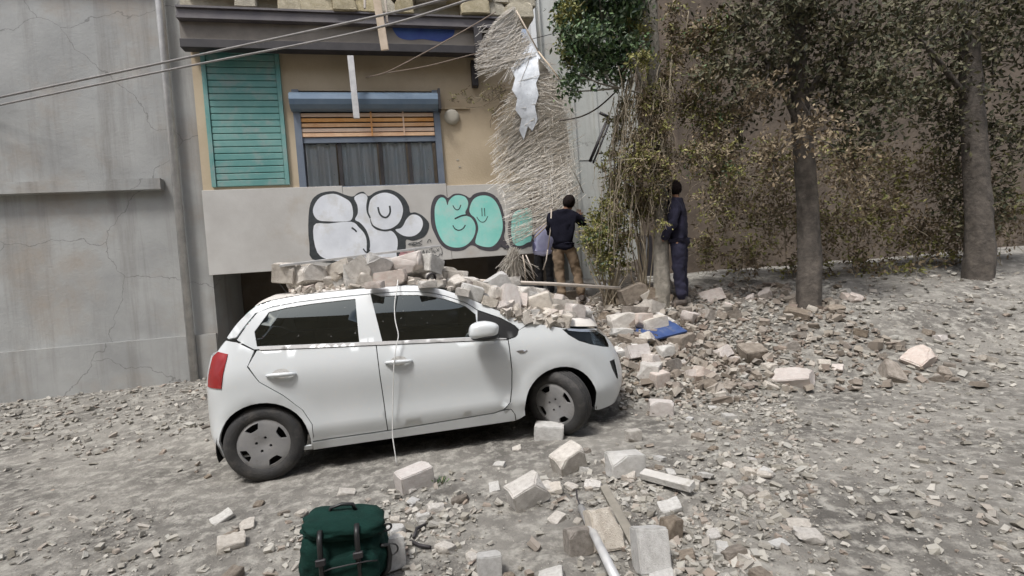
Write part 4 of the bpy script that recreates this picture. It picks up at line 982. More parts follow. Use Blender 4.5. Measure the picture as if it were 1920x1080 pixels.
# the heap behind and right of the car
G3 = 'larger stones on the rubble heap behind the car'
HP = [(1135, 505, 44, 30, m_yellow, 'yellowish stone at the foot of the shrub on the heap', 1, (0, -10, 20)),
 (1172, 520, 40, 30, m_stone_dull, 'brown stone under the shrub right of the yellowish stone', 1, (10, 0, 0)),
 (1188, 558, 52, 34, m_stone_dull, 'purplish brown rounded stone in the middle of the heap', 1, (0, -18, 12)),
 (1175, 508, 56, 34, m_stone_dull, 'grey olive stone slab leaning high on the heap', 0, (0, -14, 10)),
 (1240, 562, 44, 28, m_stone_dull, 'dark brick shaped stone leaning near the trunk', 0, (0, 24, -10)),
 (1195, 592, 44, 30, m_stone_dull, 'brown grey stone below the purplish stone', 1, (0, 6, 24)),
 (1168, 607, 48, 30, m_stone, 'pale stone right of the headlight in the heap', 1, (0, -6, 10)),
 (1205, 606, 40, 32, m_stone_pink, 'pinkish pale stone at the foot of the heap', 0, (0, 4, 30)),
 (1226, 612, 52, 24, m_stone, 'flat pale slab beside the blue board', 0, (0, -8, 14)),
 (1168, 630, 40, 20, m_stone_grey, 'pale flat piece right behind the headlight', 1, (0, 6, 0)),
 (1227, 585, 40, 30, m_stone, 'pale stone at the base of the trunk', 1, (0, 20, 30)),
 (1094, 545, 44, 26, m_stone_dull, 'brown stone below the long white pole', 1, (0, 10, 0)),
 (1120, 548, 48, 22, m_stone_grey, 'grey broken slab below the long white pole', 0, (0, -16, 10)),
 (1150, 535, 40, 22, m_stone_dull, 'tan stone at the right end of the long white pole', 1, (0, 4, 10)),
 (1075, 560, 50, 26, m_stone_dull, 'pinkish brown lump behind the bonnet', 1, (0, 0, 20)),
 (1225, 680, 34, 24, m_stone_pink, 'small pink wedge of stone below the blue board', 1, (0, 10, 40)),
 (1250, 663, 30, 22, m_stone_grey, 'grey block at the right of the blue board', 0, (0, 0, 20)),
 (1020, 520, 60, 18, m_stone_dull, 'flat grey slab at the foot of the dark opening', 0, (0, 4, 0))]
for px, py, w_, h_, mm, lb, lump, rt in HP:
    stone(px, py, w_, h_, None, lb, G3, mm, None, rt, lump=bool(lump), dm=.7)
rnd = random.Random(18); pts = []
while len(pts) < 3600:
    y = rnd.uniform(4.7, 8.1); x = rnd.uniform(-.8, 4.6) if rnd.random() < .6 else rnd.uniform(.8, 2.6); q = CI @ Vector((x, y, 0))
    if (q.x < .82 and q.y < 1.75) or rnd.random() > .25+sstep(4.8, 5.8, y): continue
    pts.append((Vector((x, y, H(x, y)+.015)), 1))
m_heap = mat('heap_rubble', (.3, .27, .23), None, .95, isl=[(.15, .125, .10), (.24, .205, .17), (.32, .285, .24), (.40, .365, .32), (.20, .155, .125), (.29, .265, .235)], bump=.5, bscale=30)
tag(chips('heap_rubble', pts, m_heap, .035, .15, 9, .8), 'broken masonry bits filling the rubble heap behind the car', 'rubble', kind='stuff')
rnd = random.Random(8); k_ = 0
while k_ < 158:
    y = rnd.uniform(5.0, 8.0); x = rnd.uniform(-.8, 5.2) if k_ % 3 else rnd.uniform(.6, 2.6)
    q = CI @ Vector((x, y, 0))
    if (q.x < .8 and q.y < 1.75) or (y > 7.75 and x < .3): continue
    s_ = rnd.uniform(.08, .22)*(1 if rnd.random() < .85 else 1.35)
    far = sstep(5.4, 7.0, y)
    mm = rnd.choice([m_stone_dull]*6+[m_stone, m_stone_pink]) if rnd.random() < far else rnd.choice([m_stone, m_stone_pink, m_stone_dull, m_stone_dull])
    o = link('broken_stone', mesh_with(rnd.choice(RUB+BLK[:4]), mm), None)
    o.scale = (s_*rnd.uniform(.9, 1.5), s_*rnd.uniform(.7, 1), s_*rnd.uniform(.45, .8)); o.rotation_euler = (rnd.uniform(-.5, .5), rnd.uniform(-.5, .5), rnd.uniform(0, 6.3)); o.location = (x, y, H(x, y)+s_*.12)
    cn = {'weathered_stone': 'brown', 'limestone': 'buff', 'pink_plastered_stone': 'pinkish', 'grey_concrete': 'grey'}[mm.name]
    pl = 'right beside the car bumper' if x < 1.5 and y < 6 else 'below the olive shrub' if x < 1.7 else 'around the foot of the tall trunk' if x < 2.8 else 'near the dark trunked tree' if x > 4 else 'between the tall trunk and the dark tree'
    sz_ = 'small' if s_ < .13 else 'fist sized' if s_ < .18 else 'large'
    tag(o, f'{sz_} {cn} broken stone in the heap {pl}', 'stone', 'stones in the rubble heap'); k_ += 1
# boards, poles and bits
def bar(name, p0, p1, w_, t_, m, label, cat, roll=0, bev=.003):
    p0, p1 = Vector(p0), Vector(p1); L = (p1-p0).length; q = MB(); q.box((-L/2, -w_/2, -t_/2), (L/2, w_/2, t_/2)); me = bevel_mesh(q.mesh(name), min(bev, t_*.3), 1)
    x = (p1-p0).normalized(); u = Vector((0, 0, 1)) if abs(x.z) < .95 else Vector((0, 1, 0)); y = u.cross(x).normalized(); z = x.cross(y)
    M_ = Matrix((x, y, z)).transposed() @ Matrix.Rotation(roll, 3, 'X')
    o = link(name, me, m); o.matrix_world = Matrix.Translation((p0+p1)/2) @ M_.to_4x4(); return tag(o, label, cat)
def pole(name, pts, r, m, label, cat, seg=12):
    q = MB(); c_ = Vector(pts[0]); q.tube([Vector(p)-c_ for p in pts], r, seg); o = q.build(name, m); o.location = c_; return tag(o, label, cat)
a, b = at(868, 526, 4.95), at(1162, 540, 6.55)
pole('long_pole', [a, a.lerp(b, .5)+Vector((0, 0, .01)), b], .021, m_palewood, 'long pale pole lying from the windscreen stones to the heap', 'pole')
a, b = at(650, 483, 4.45), at(826, 461, 4.95)
bar('metal_rod', a-(b-a)*.6, b, .03, .022, m_silver, 'thin metal rod lying across the top of the roof heap', 'rod')
a, b = at(760, 484, 4.6), at(720, 498, 4.5); pole('dark_stick', [a, b], .012, m_dark, 'short dark stick between the stones on the roof', 'stick')
# roller tube on the roof
rt_ = empty('roller_tube', at(809, 521, 4.42), 0, 'short pale roller tube with a dark ring end on the car roof', 'tube')
dirv = (at(778, 496, 4.75)-at(809, 521, 4.42)).normalized(); Rm = dirv.to_track_quat('Y', 'Z').to_matrix().to_4x4()
q = MB(); q.lathe([(.036, 0), (.042, .006), (.042, .30), (.0, .302)], 24, Rm); q.build('tube', m_stone_grey, rt_)
q = MB(); q.lathe([(.046, .012), (.046, -.006), (.034, -.008), (.030, .02)], 24, Rm); q.build('end_ring', m_dark, rt_)
q = MB(); q.lathe([(.030, .018), (.012, .016), (.012, -.002), (.0, -.004)], 20, Rm); q.build('spindle', m_silver, rt_)
# foreground tube and planks
a = on_land(1090, 962)+Vector((0, 0, .03)); b = at(1160, 1096, 1.9)
pole('metal_tube', [a, b], .021, m_silver, 'silver metal tube on the street between two pale stones', 'tube', 14)
pole('bent_wire', [a+Vector((0, .0, .0)), a+Vector((-.01, .08, .02)), a+Vector((-.005, .14, .05))], .005, m_dark, 'short dark wire at the upper end of the silver tube', 'wire', 6)
a = on_land(1133, 922)+Vector((0, 0, .03)); b = on_land(1204, 1056)+Vector((0, 0, .03)); bar('plank', a, b, .052, .028, m_greywood, 'long grey wooden plank lying on the street beside the tall stone', 'plank', .15)
a = on_land(1206, 902)+Vector((0, 0, .05)); b = on_land(1300, 932)+Vector((0, 0, .06)); bar('plank', a, b, .07, .045, m_stone_grey, 'whitewashed plank at the right edge of the street', 'plank', .2)
a = on_land(1213, 586)+Vector((0, 0, .06)); b = on_land(1272, 618)+Vector((0, 0, .06)); bar('plank', a, b, .07, .04, m_stone_grey, 'narrow white board leaning on the heap at the foot of the trunk', 'board')
a = on_land(1158, 567)+Vector((0, .1, .0)); b = at(1199, 525, a.y+.25); bar('plank', a, b, .09, .04, m_palewood, 'pale wooden batten standing slanted out of the rubble heap', 'plank', .4)
a = on_land(1185, 575); b = at(1202, 522, a.y+.2); bar('plank', a, b, .07, .03, m_stone_dull, 'grey batten leaning right of the purplish brown stone', 'plank', .2)
for (x0, y0, x1, y1, dz, lb) in ((1128, 556, 1172, 575, .05, 'thin dry stick lying across the heap below the long pale pole'), (1180, 600, 1222, 572, .07, 'short pale stick lying on the heap left of the trunk'), (1205, 540, 1228, 566, .10, 'dark stick leaning against the foot of the trunk'), (1160, 590, 1190, 583, .05, 'splintered lath in the middle of the heap')):
    a = on_land(x0, y0)+Vector((0, 0, dz)); b = on_land(x1, y1)+Vector((0, 0, dz)); bar('stick', a, b, .035, .025, m_palewood if 'pale' in lb else m_greywood, lb, 'stick', .3)
q = MB(); p = on_land(1232, 637)
bs = link('blue_board', None or (lambda: (q.box((-.30, -.19, -.012), (.30, .19, .012)), q.mesh('blue_board'))[1])(), m_bluesheet); bs.location = p+Vector((.04, .08, .10)); bs.rotation_euler = (R_(20), R_(-6), R_(18)); tag(bs, 'crumpled blue board lying in the rubble near the trunk', 'board')
# bent sheet metal piece by the bumper
p = on_land(1183, 668); fl = empty('sheet_metal', p+Vector((-.02, .06, .10)), R_(-12), 'pale bent metal panel lying by the front bumper', 'panel')
q = MB(); q.box((-.15, -.13, .0), (.12, .13, .012), Euler((R_(14), R_(-6), 0)).to_matrix()); q.build('face', m_stone_grey, fl)
q = MB(); q.box((-.16, -.14, -.10), (-.0, -.128, -.01), Euler((R_(10), R_(-6), 0)).to_matrix()); q.build('front_lip', m_silver, fl)
q = MB(); q.box((.122, -.14, -.16), (.134, .12, .01), Euler((R_(8), R_(14), 0)).to_matrix()); q.build('edge_strip', m_greywood, fl)
# dark bent strips in the dust, lower middle
for (x0, y0, x1, y1, x2, y2), lb in (((776, 1014, 782, 1000, 798, 990), 'dark bent strip lying in the dust below the green weed'), ((770, 1020, 788, 1031, 808, 1032), 'thin curved dark strip lying lower in the dust')):
    P_ = [on_land(x0, y0)+Vector((0, 0, .012)), on_land(x1, y1)+Vector((0, 0, .02)), on_land(x2, y2)+Vector((0, 0, .014))]
    pole('bent_strip', P_, .009, m_dark, lb, 'strip', 6)
# cord hanging down the car's flank
P_ = [carp(px, py, y_) + Vector((0, 0, 0)) for px, py, y_ in ((748, 505, .36), (746, 526, .24), (744, 541, .16), (740, 570, .10), (741, 600, .05), (747, 628, .0), (743, 648, -.02), (739, 680, -.045), (737, 740, -.02), (736, 790, -.02), (736, 815, -.03), (738, 832, -.05))]
P_ = [CM @ p for p in P_]; P_.append(Vector((P_[-1].x+.02, P_[-1].y-.03, H(P_[-1].x, P_[-1].y)+.006))); 
pole('hanging_cord', catmull([tuple(p) for p in P_], False, 4), .0045, m_cord, 'white cord hanging from the roof stones down the car door', 'cord', 6)
# small green weed
def leaf_quad(mb, p, d, n, L, W):
    d = d.normalized(); s_ = d.cross(n).normalized(); mid = p+d*L*.5 + n*L*.06
    i = len(mb.v); mb.v += [tuple(p), tuple(mid+s_*W*.5), tuple(p+d*L), tuple(mid-s_*W*.5)]; mb.f.append((i, i+1, i+2, i+3)); mb.sm.append(False)
def rv(rnd): 
    while True:
        v = Vector((rnd.uniform(-1, 1), rnd.uniform(-1, 1), rnd.uniform(-1, 1)))
        if .05 < v.length < 1: return v.normalized()
rnd = random.Random(3); p = on_land(828, 908); wd = empty('weed', p, 0, 'small green weed growing in the dust below the car', 'weed')
q = MB()
for i in range(60):
    c_ = Vector((rnd.gauss(0, .022), rnd.gauss(0, .022), rnd.uniform(.004, .035))); leaf_quad(q, c_, Vector((c_.x*6+rnd.uniform(-.3, .3), c_.y*6+rnd.uniform(-.3, .3), .5)), rv(rnd), .022, .012)
q.build('foliage', m_leaf, wd); q = MB(); q.tube([(0, 0, -.01), (.01, 0, .05)], .004, 5); q.build('stem', m_twig, wd)
# green canvas bag, lower left
gp = on_land(650, 1100); gb = empty('canvas_bag', (gp.x, gp.y+.02, 0), .25, 'dark green canvas backpack with dark buckle rings standing on the street', 'bag'); gb.scale = (1, 1, .78)
bm = bmesh.new(); bmesh.ops.create_icosphere(bm, subdivisions=5, radius=1)
for v in bm.verts:
    c_ = v.co.copy(); k = (abs(c_.x)**4+abs(c_.y)**4+abs(c_.z)**3.2)**(-1/3.6); c_ *= k
    n1 = noise.noise(c_*2.1)*.07+noise.noise(c_*5.2)*.03+noise.noise(Vector((c_.x*2, c_.y*2, c_.z*11)))*.02
    c_ *= 1+n1
    z = c_.z; sx = 1-.12*max(0, z)-.10*max(0, c_.x*z)
    v.co = Vector((c_.x*.20*sx, c_.y*.13*(1-.15*max(0, z)), .215+z*.215-.05*max(0, c_.x)*max(0, z)))
me = bpy.data.meshes.new('pack_body'); bm.to_mesh(me); bm.free(); me.polygons.foreach_set('use_smooth', [True]*len(me.polygons)); link('pack_body', me, m_green, gb)
blob('top_flap', Matrix.Translation((.01, -.01, .39)) @ Matrix.Rotation(R_(12), 4, 'Y') @ Matrix.Diagonal((.185, .135, .055, 1)), m_green, gb, 4, .12, 3, 3.4)
blob('side_pocket', Matrix.Translation((.04, -.125, .16)) @ Matrix.Diagonal((.12, .05, .11, 1)), m_green, gb, 4, .1, 3, 3.4)
for sx_ in (-.085, .075):
    bar('webbing', gb.matrix_world @ Vector((0, 0, 0)), gb.matrix_world @ Vector((0, 0, .1)), .03, .006, m_black, None, None) if False else None
    q = MB(); q.tube([(sx_, -.13, .435), (sx_, -.165, .40), (sx_, -.172, .34), (sx_, -.170, .22), (sx_, -.168, .10)], [.012]*5, 6); q.build('webbing', m_black, gb)
    q = MB(); q.box((sx_-.022, -.19, .262), (sx_+.022, -.172, .30)); link('buckle', bevel_mesh(q.mesh('buckle'), .004, 1), m_dark, gb)
q = MB(); q.tube([(-.06, .02, .435), (-.05, .02, .475), (.0, .02, .487), (.05, .02, .475), (.06, .02, .435)], .010, 8); q.build('carry_handle', m_black, gb)
q = MB(); q.tube([(-.075, -.178, .225), (-.04, -.186, .238), (.04, -.188, .24), (.11, -.182, .235), (.155, -.165, .215)], .004, 5); q.build('zip', m_dark, gb)
def ring(cx, cy, cz, R0, r0, rot, name='ring'):
    q = MB(); M_ = Matrix.Translation((cx, cy, cz)) @ rot.to_matrix().to_4x4(); n = 28
    for i in range(n):
        a0 = 2*math.pi*i/n
        for k in range(8):
            b0 = 2*math.pi*k/8; q.v.append(tuple(M_ @ Vector(((R0+r0*math.cos(b0))*math.cos(a0), r0*math.sin(b0), (R0+r0*math.cos(b0))*math.sin(a0)))))
    for i in range(n):
        for k in range(8): q.f.append((i*8+k, i*8+(k+1) % 8, ((i+1) % n)*8+(k+1) % 8, ((i+1) % n)*8+k)); q.sm.append(True)
    return q.build(name, m_black, gb)
ring(.205, -.06, .335, .022, .0055, Euler((.1, 0, .2))); ring(.215, -.07, .20, .034, .0045, Euler((-.1, .1, -.1)))
q = MB(); q.tube([(.15, -.07, .36), (.18, -.065, .35), (.20, -.06, .34)], [.014, .012, .009], 8); q.build('strap', m_green, gb)
q = MB(); q.tube([(.17, -.09, .25), (.205, -.075, .235), (.21, -.075, .16), (.20, -.08, .09), (.16, -.09, .05)], [.012, .01, .012, .012, .012], 8); q.build('strap', m_black, gb)

# ------------------------------------------------------------------ hanging reed screen
def poly_rand(poly, rnd):
    xs_ = [p[0] for p in poly]; ys_ = [p[1] for p in poly]
    while True:
        x, y = rnd.uniform(min(xs_), max(xs_)), rnd.uniform(min(ys_), max(ys_))
        if inside(poly, x, y): return x, y
SCR = empty('reed_screen', at(965, 10, 7.6), 0, 'torn dry reed screen hanging from the balcony in front of the pale wall', 'screen')
S0 = Vector(SCR.location)
LOW = [(992, 92), (1012, 100), (1034, 128), (1052, 150), (1060, 190), (1068, 240), (1078, 300), (1088, 352), (1086, 374), (1040, 405), (1000, 438), (972, 458), (950, 464), (946, 420), (938, 372), (928, 340), (924, 300), (924, 262), (930, 225), (944, 190), (962, 160), (980, 130)]
UPP = [(968, 8), (985, 30), (998, 58), (1008, 95), (1000, 120), (975, 150), (940, 152), (912, 152), (893, 140), (893, 110), (902, 85), (915, 62), (935, 40), (952, 20)]
def scr_pt(px, py, dy=0.0):
    Y = 7.55 + .10*math.sin((px-930)/42) + .06*math.sin(py/37) + dy; return at(px, py, Y)-S0
def in_poly_clip(poly, x, y): return inside(poly, x, y)
def strand(q, x0, y0, x1, y1, r, dy, sag=0, rnd=random):
    mx, my = (x0+x1)/2+rnd.uniform(-2, 2), (y0+y1)/2+sag+rnd.uniform(-1.5, 1.5)
    q.tube([scr_pt(x0, y0, dy), scr_pt(mx, my, dy+rnd.uniform(-.02, .02)), scr_pt(x1, y1, dy+rnd.uniform(-.03, .03))], r, 3, False, False)
rnd = random.Random(77); allr = []
for i in range(3300):
    x, y = poly_rand(LOW, rnd); t = (y-90)/380
    ang = R_(31+9*math.sin(x*.03+y*.017)+rnd.gauss(0, 6) + (72 if rnd.random() < .13 else 0)); 
    if y < 215: ang = R_(8-26*((x-985)/60)+rnd.gauss(0, 12))
    L = rnd.uniform(14, 52)*(.7+.6*rnd.random()); dx, dy = math.cos(ang)*L, -math.sin(ang)*L
    if not (inside(LOW, x+dx*.42, y+dy*.42) and inside(LOW, x-dx*.42, y-dy*.42)) and rnd.random() < .82: continue
    if y > 365 and x < 1000 and rnd.random() < .45: continue
    if 962 < x < 1011 and 85 < y < 262 and rnd.random() < .38: continue
    allr.append((L, x-dx/2, y-dy/2, x+dx/2, y+dy/2, rnd.uniform(-.02, .015), rnd.uniform(-1, 3)))
for i in range(1500):                                            # upper fan: strands running off the slanted spine
    t = rnd.random(); sx, sy = 966+44*t**1.2, 10+95*t; v = rnd.random()
    ang = R_(150+30*t+rnd.gauss(0, 7)) if rnd.random() < .82 else R_(120+rnd.gauss(0, 12))
    L = rnd.uniform(22, 60)*(.7+.5*t); off = rnd.uniform(0, 62)*(.35+.8*t)
    x0, y0 = sx+math.cos(ang)*off, sy+abs(math.sin(ang))*off*.9+off*.12; x1, y1 = x0+math.cos(ang)*L, y0+abs(math.sin(ang))*L+L*.18
    if y1 > 160 or x1 < 888 or not inside([(960, 0), (1012, 98), (985, 160), (885, 158), (888, 96), (925, 40)], x1, y1): continue
    allr.append((L, x0, y0, x1, y1, rnd.uniform(-.04, .0), rnd.uniform(0, 4)))
for i in range(170):                                             # straw tuft at the bottom
    t = rnd.gauss(0, .5); x0, y0 = 963+rnd.gauss(0, 5), rnd.uniform(462, 485); x1, y1 = 962+t*34, rnd.uniform(500, 531)
    allr.append((60, x0, y0, x1, y1, rnd.uniform(-.06, .02), 0))
for i in range(60):
    y0 = rnd.uniform(35, 125); allr.append((20, 905+rnd.uniform(0, 50), y0, 897+rnd.uniform(-8, 40), y0+rnd.uniform(5, 22), -.05, 0))
allr.sort(key=lambda r: -r[0])
q = MB()
for k, (L, x0, y0, x1, y1, dy, sag) in enumerate(allr):
    if k < 300:
        qq = MB(); strand(qq, x0, y0, x1, y1, .0036, dy-.01, sag, rnd); qq.build('reed', m_reed if k else m_reed, SCR)
    else: strand(q, x0, y0, x1, y1, rnd.uniform(.0022, .0038), dy, sag, rnd)
o = q.build('short_reeds', m_reed, SCR); o['kind'] = 'stuff'
def sheet(name, poly, m, dy, parent, h=14, fold=0, wob=.02):
    P, F = cdt(densify(poly, h), (), h)
    V = [tuple(scr_pt(a, b, dy+wob*noise.noise(Vector((a*.06, b*.06, dy*9))))) for a, b in P]
    me = bpy.data.meshes.new(name); me.from_pydata(V, [], F); me.polygons.foreach_set('use_smooth', [True]*len(F)); me.update()
    bm = bmesh.new(); bm.from_mesh(me); bmesh.ops.recalc_face_normals(bm, faces=bm.faces); bmesh.ops.solidify(bm, geom=bm.faces[:], thickness=.004); bm.to_mesh(me); bm.free(); me.polygons.foreach_set('use_smooth', [True]*len(me.polygons)); me.set_sharp_from_angle(angle=R_(35))
    return link(name, me, m, parent)
inn = lambda poly, k: [(970+(x-970)*k if False else sum(p[0] for p in poly)/len(poly)+(x-sum(p[0] for p in poly)/len(poly))*k, sum(p[1] for p in poly)/len(poly)+(y-sum(p[1] for p in poly)/len(poly))*k) for x, y in poly]
sheet('mat_backing', [(1012, 112), (1034, 140), (1048, 160), (1058, 205), (1064, 250), (1070, 300), (1052, 330), (1020, 322), (985, 335), (956, 318), (950, 270), (962, 225), (985, 170)], m_matback, .05, SCR)
sheet('plastic_sheet', [(980, 100), (988, 88), (998, 80), (1005, 96), (1014, 106), (1009, 122), (1012, 140), (1005, 156), (1010, 178), (1003, 200), (1008, 224), (998, 246), (990, 236), (982, 262), (974, 244), (978, 222), (966, 206), (970, 184), (960, 168), (966, 146), (958, 128), (968, 116)], m_plastic, -.035, SCR, 8, wob=.012)
for (x0, y0, x1, y1) in ((1077, 372, 1000, 440), (1073, 378, 1002, 446), (968, 20, 1010, 98), (1008, 95, 1052, 152)):
    qq = MB(); qq.tube([scr_pt(x0, y0, -.06), scr_pt((x0+x1)/2, (y0+y1)/2-1, -.07), scr_pt(x1, y1, -.06)], .012, 6); qq.build('edge_cane', m_palewood, SCR)
for (x0, y0, x1, y1) in ((1034, 392, 1027, 468), (980, 478, 985, 528), (1027, 468, 1018, 506), (986, 478, 1002, 522)):
    qq = MB(); qq.tube([scr_pt(x0, y0, -.30), scr_pt((x0+x1)/2+2, (y0+y1)/2, -.3), scr_pt(x1, y1, -.3)], .010, 5); qq.build('loose_strand', m_palewood, SCR)

# ------------------------------------------------------------------ hanging wood, cables
a, b = at(706, -6, 7.0), at(722, 94, 7.05)
bar('wooden_plank', a, b, .11, .03, m_palewood, 'pale broken wooden plank hanging from the balcony edge above the window', 'plank', 0)
a, b = at(722, -8, 7.1), at(726, 42, 7.1); bar('batten', a, b, .035, .03, m_palewood, 'thin pale batten hanging right of the wooden plank', 'batten', 1.5)
a, b = at(684, -8, 7.2), at(684, 16, 7.2); bar('batten', a, b, .03, .03, m_palewood, 'short thin batten hanging at the top left of the balcony', 'batten', 1.5)
def cable(pts, r, m, lb, name='overhead_cable'):
    P_ = catmull([tuple(at(*p)) for p in pts], False, 8); return pole(name, P_, r, m, lb, 'cable', 8)
cable([(-700, 330, 7.2), (200, 140, 6.6), (660, 41, 6.0), (836, -2, 5.8), (1100, -75, 5.5)], .015, m_cable, 'upper thick grey cable crossing the top of the house front')
cable([(-700, 345, 7.3), (200, 155, 6.5), (660, 63, 5.9), (884, -2, 5.6), (1150, -90, 5.4)], .013, m_cable, 'lower thick grey cable crossing the top of the house front')
cable([(686, 145, 7.7), (725, 135, 7.6), (790, 102, 7.5), (862, 62, 7.4), (930, 22, 7.4)], .008, m_wire, 'thin tan wire rising steeply above the window to the reed screen', 'thin_wire')
cable([(680, 147, 7.9), (718, 138, 7.7), (800, 124, 7.6), (890, 101, 7.55), (905, 99, 7.6)], .007, m_wire, 'thin tan wire rising gently above the window to the reed screen', 'thin_wire')
cable([(998, 73, 9.9), (1048, 60, 8.5), (1100, 42, 7)], .006, m_dark, 'thin dark wire from the pale building corner to the tree', 'thin_wire')

# ------------------------------------------------------------------ trees, vines, shrubs
def leaves(name, cl, m, parent, org, size, n, sd, droop=.4):
    """cl: list of (point, radius) clumps"""
    rnd = random.Random(sd); q = MB(); vol = [r**2 for _, r in cl]; tot = sum(vol)
    for (c_, r), v in zip(cl, vol):
        k = max(4, int(n*v/tot))
        twigs = [rv(rnd)*r*rnd.uniform(.25, 1) for _ in range(max(2, k//9))]
        for t in twigs:
            d0 = (t.normalized()+rv(rnd)*.6+Vector((0, 0, -droop))).normalized()
            for j in range(9):
                p = c_ + t + d0*size*(j-4)*.55 + rv(rnd)*size*.35
                leaf_quad(q, p-org, (d0*.3+rv(rnd)), (rv(rnd)+Vector((0, -.5, .6))).normalized(), size*rnd.uniform(.7, 1.4), size*rnd.uniform(.35, .6))
    o = q.build(name, m, parent); return o
def tree(pts, rs, label, cat='tree', name='tree', m=m_bark, limbs=(), crowns=()):
    o0 = Vector(pts[0]); t = empty(name, o0, 0, label, cat)
    q = MB(); P_ = catmull([tuple(Vector(p)-o0) for p in pts], False, 12); n = len(P_)
    rr = [interp(list(zip([i/(len(rs)-1) for i in range(len(rs))], rs)), i/(n-1))*(1+.08*noise.noise(Vector((i*.7, 0, 0)))) for i in range(n)]
    q.tube(P_, rr, 26)
    for i_, v_ in enumerate(q.v):
        ri, kk = divmod(i_, 26)
        if ri < n: c_ = Vector(P_[ri]); d_ = Vector(v_)-c_; a_ = kk*2*math.pi/26; q.v[i_] = tuple(c_+d_*(1+.16*noise.noise(Vector((math.cos(a_)*2.2, math.sin(a_)*2.2, ri*.22)))+.08*noise.noise(Vector((math.cos(a_)*7, math.sin(a_)*7, ri*.5)))))
    tr = q.build('trunk', m, t)
    for L_, r0 in limbs:
        q = MB(); P_ = catmull([tuple(Vector(p)-o0) for p in L_], False, 5); n = len(P_); q.tube(P_, [r0*(1-.75*i/(n-1)) for i in range(n)], 8); q.build('branch', m, t)
    q = MB(); rnd = random.Random(len(pts)*7+1)
    for nm, cl, mm, sz_, n_, sd in crowns:
        for c_, r in cl:
            src = min((Vector(p) for L_, _ in limbs for p in L_), key=lambda p: (p-c_).length) if limbs else Vector(pts[-1])
            q.tube([src-o0, (src.lerp(c_, .5)+rv(rnd)*r*.25)-o0, c_-o0], [.016, .011, .007], 5)
            for _ in range(7):
                e = c_+rv(rnd)*r*rnd.uniform(.6, 1.05); q.tube([c_-o0, (c_.lerp(e, .5)+rv(rnd)*r*.12)-o0, e-o0], [.006, .0045, .002], 4)
    tw = q.build('twigs', m, t); tw['kind'] = 'stuff'
    for nm, cl, mm, sz_, n_, sd in crowns: leaves(nm, cl, mm, t, o0, sz_, n_, sd)
    return t
TY = 6.75
base = on_land(1243, 602); base = at(1243, 606, TY); base.z = H(base.x, base.y)-.1
def cl(lst, Y, k=1.0, jit=.25, sd=1):
    rnd = random.Random(sd); out = []
    for px, py, r in lst:
        Yj = Y+rnd.uniform(-jit, jit); out.append((at(px, py, Yj), r*Yj/FPX*k))
    return out
green = [(1110, 10, 42), (1075, 30, 30), (1060, 65, 20), (1100, 70, 40), (1140, 60, 45), (1150, 110, 38), (1110, 110, 30), (1080, 95, 22), (1075, 150, 20), (1070, 172, 10), (1165, 30, 40), (1090, 140, 18), (1130, 135, 16), (1180, 90, 30), (1160, 142, 16), (1055, 20, 18), (1190, 20, 34), (1070, 115, 14), (1100, -30, 50), (1170, -30, 50)]
olv = [(1065, 20, 22), (1052, 40, 14), (1085, 60, 20), (1070, 85, 18), (1062, 110, 10), (1190, 60, 26), (1205, 110, 18)]
tree([base, at(1240, 470, TY), at(1238, 330, TY+.05), at(1227, 160, TY+.05), at(1218, 0, TY+.05), at(1212, -160, TY)], [.12, .10, .098, .10, .095, .085],
     'tall grey brown tree trunk with dark green crown beside the pale building', m=m_bark,
     limbs=[([at(1222, 60, TY), at(1180, 40, TY-.1), at(1130, 50, TY-.2), at(1090, 80, TY-.2)], .045), ([at(1230, 200, TY), at(1205, 160, TY-.2), at(1185, 110, TY-.3), at(1150, 60, TY-.3)], .03), ([at(1218, 10, TY), at(1260, -30, TY), at(1330, -60, TY)], .04),
            ([at(1232, 190, TY), at(1200, 175, TY-.2), at(1160, 165, TY-.3)], .022)],
     crowns=[('crown', cl(green, TY-.2, 1.0, .35, 2), m_leaf, .078, 9500, 1), ('olive_foliage', cl(olv, TY-.35, 1.0, .2, 5), m_olive, .055, 2200, 2)])
# upper right dark foliage around the trunk and on into the right
def vine(label, stems, clumps, org, sd, name='climbing_vine', sr=.012, dn=700, on=500, gn=0, size=.05):
    t = empty(name, org, 0, label, 'vine'); rnd = random.Random(sd); q = MB()
    for st in stems:
        P_ = catmull([tuple(Vector(p)-org+rv(rnd)*.015) for p in st], False, 5); n = len(P_); P_ = [Vector(p)+rv(rnd)*.012 for p in P_]
        q.tube(P_, [sr*rnd.uniform(.7, 1.1)*(1-.5*i/n) for i in range(n)], 5)
    for c_, r in clumps:                                         # tangled fine stems
        for j in range(int(10+r*42)):
            p = c_+rv(rnd)*r*rnd.random(); d = (rv(rnd)+Vector((0, 0, -.5))).normalized(); P_ = [p-org]
            for k in range(4): d = (d+rv(rnd)*.5+Vector((0, 0, -.12))).normalized(); P_.append(P_[-1]+d*r*rnd.uniform(.15, .32))
            q.tube(P_, rnd.uniform(.0025, .006), 3, False)
    o = q.build('stem', m_twig, t); o['kind'] = 'stuff'
    if dn: leaves('dry_foliage', clumps, m_dryleaf, t, org, size, dn, sd+1)
    if on: leaves('foliage', clumps, m_olive, t, org, size, on, sd+2)
    if gn: leaves('green_foliage', clumps, m_leaf, t, org, size, gn, sd+3)
    return t
VY = 6.6
def stems(lst, Y): return [[at(px, py, Y+(i % 3)*.05-.05) for i, (px, py) in enumerate(s_)] for s_ in lst]
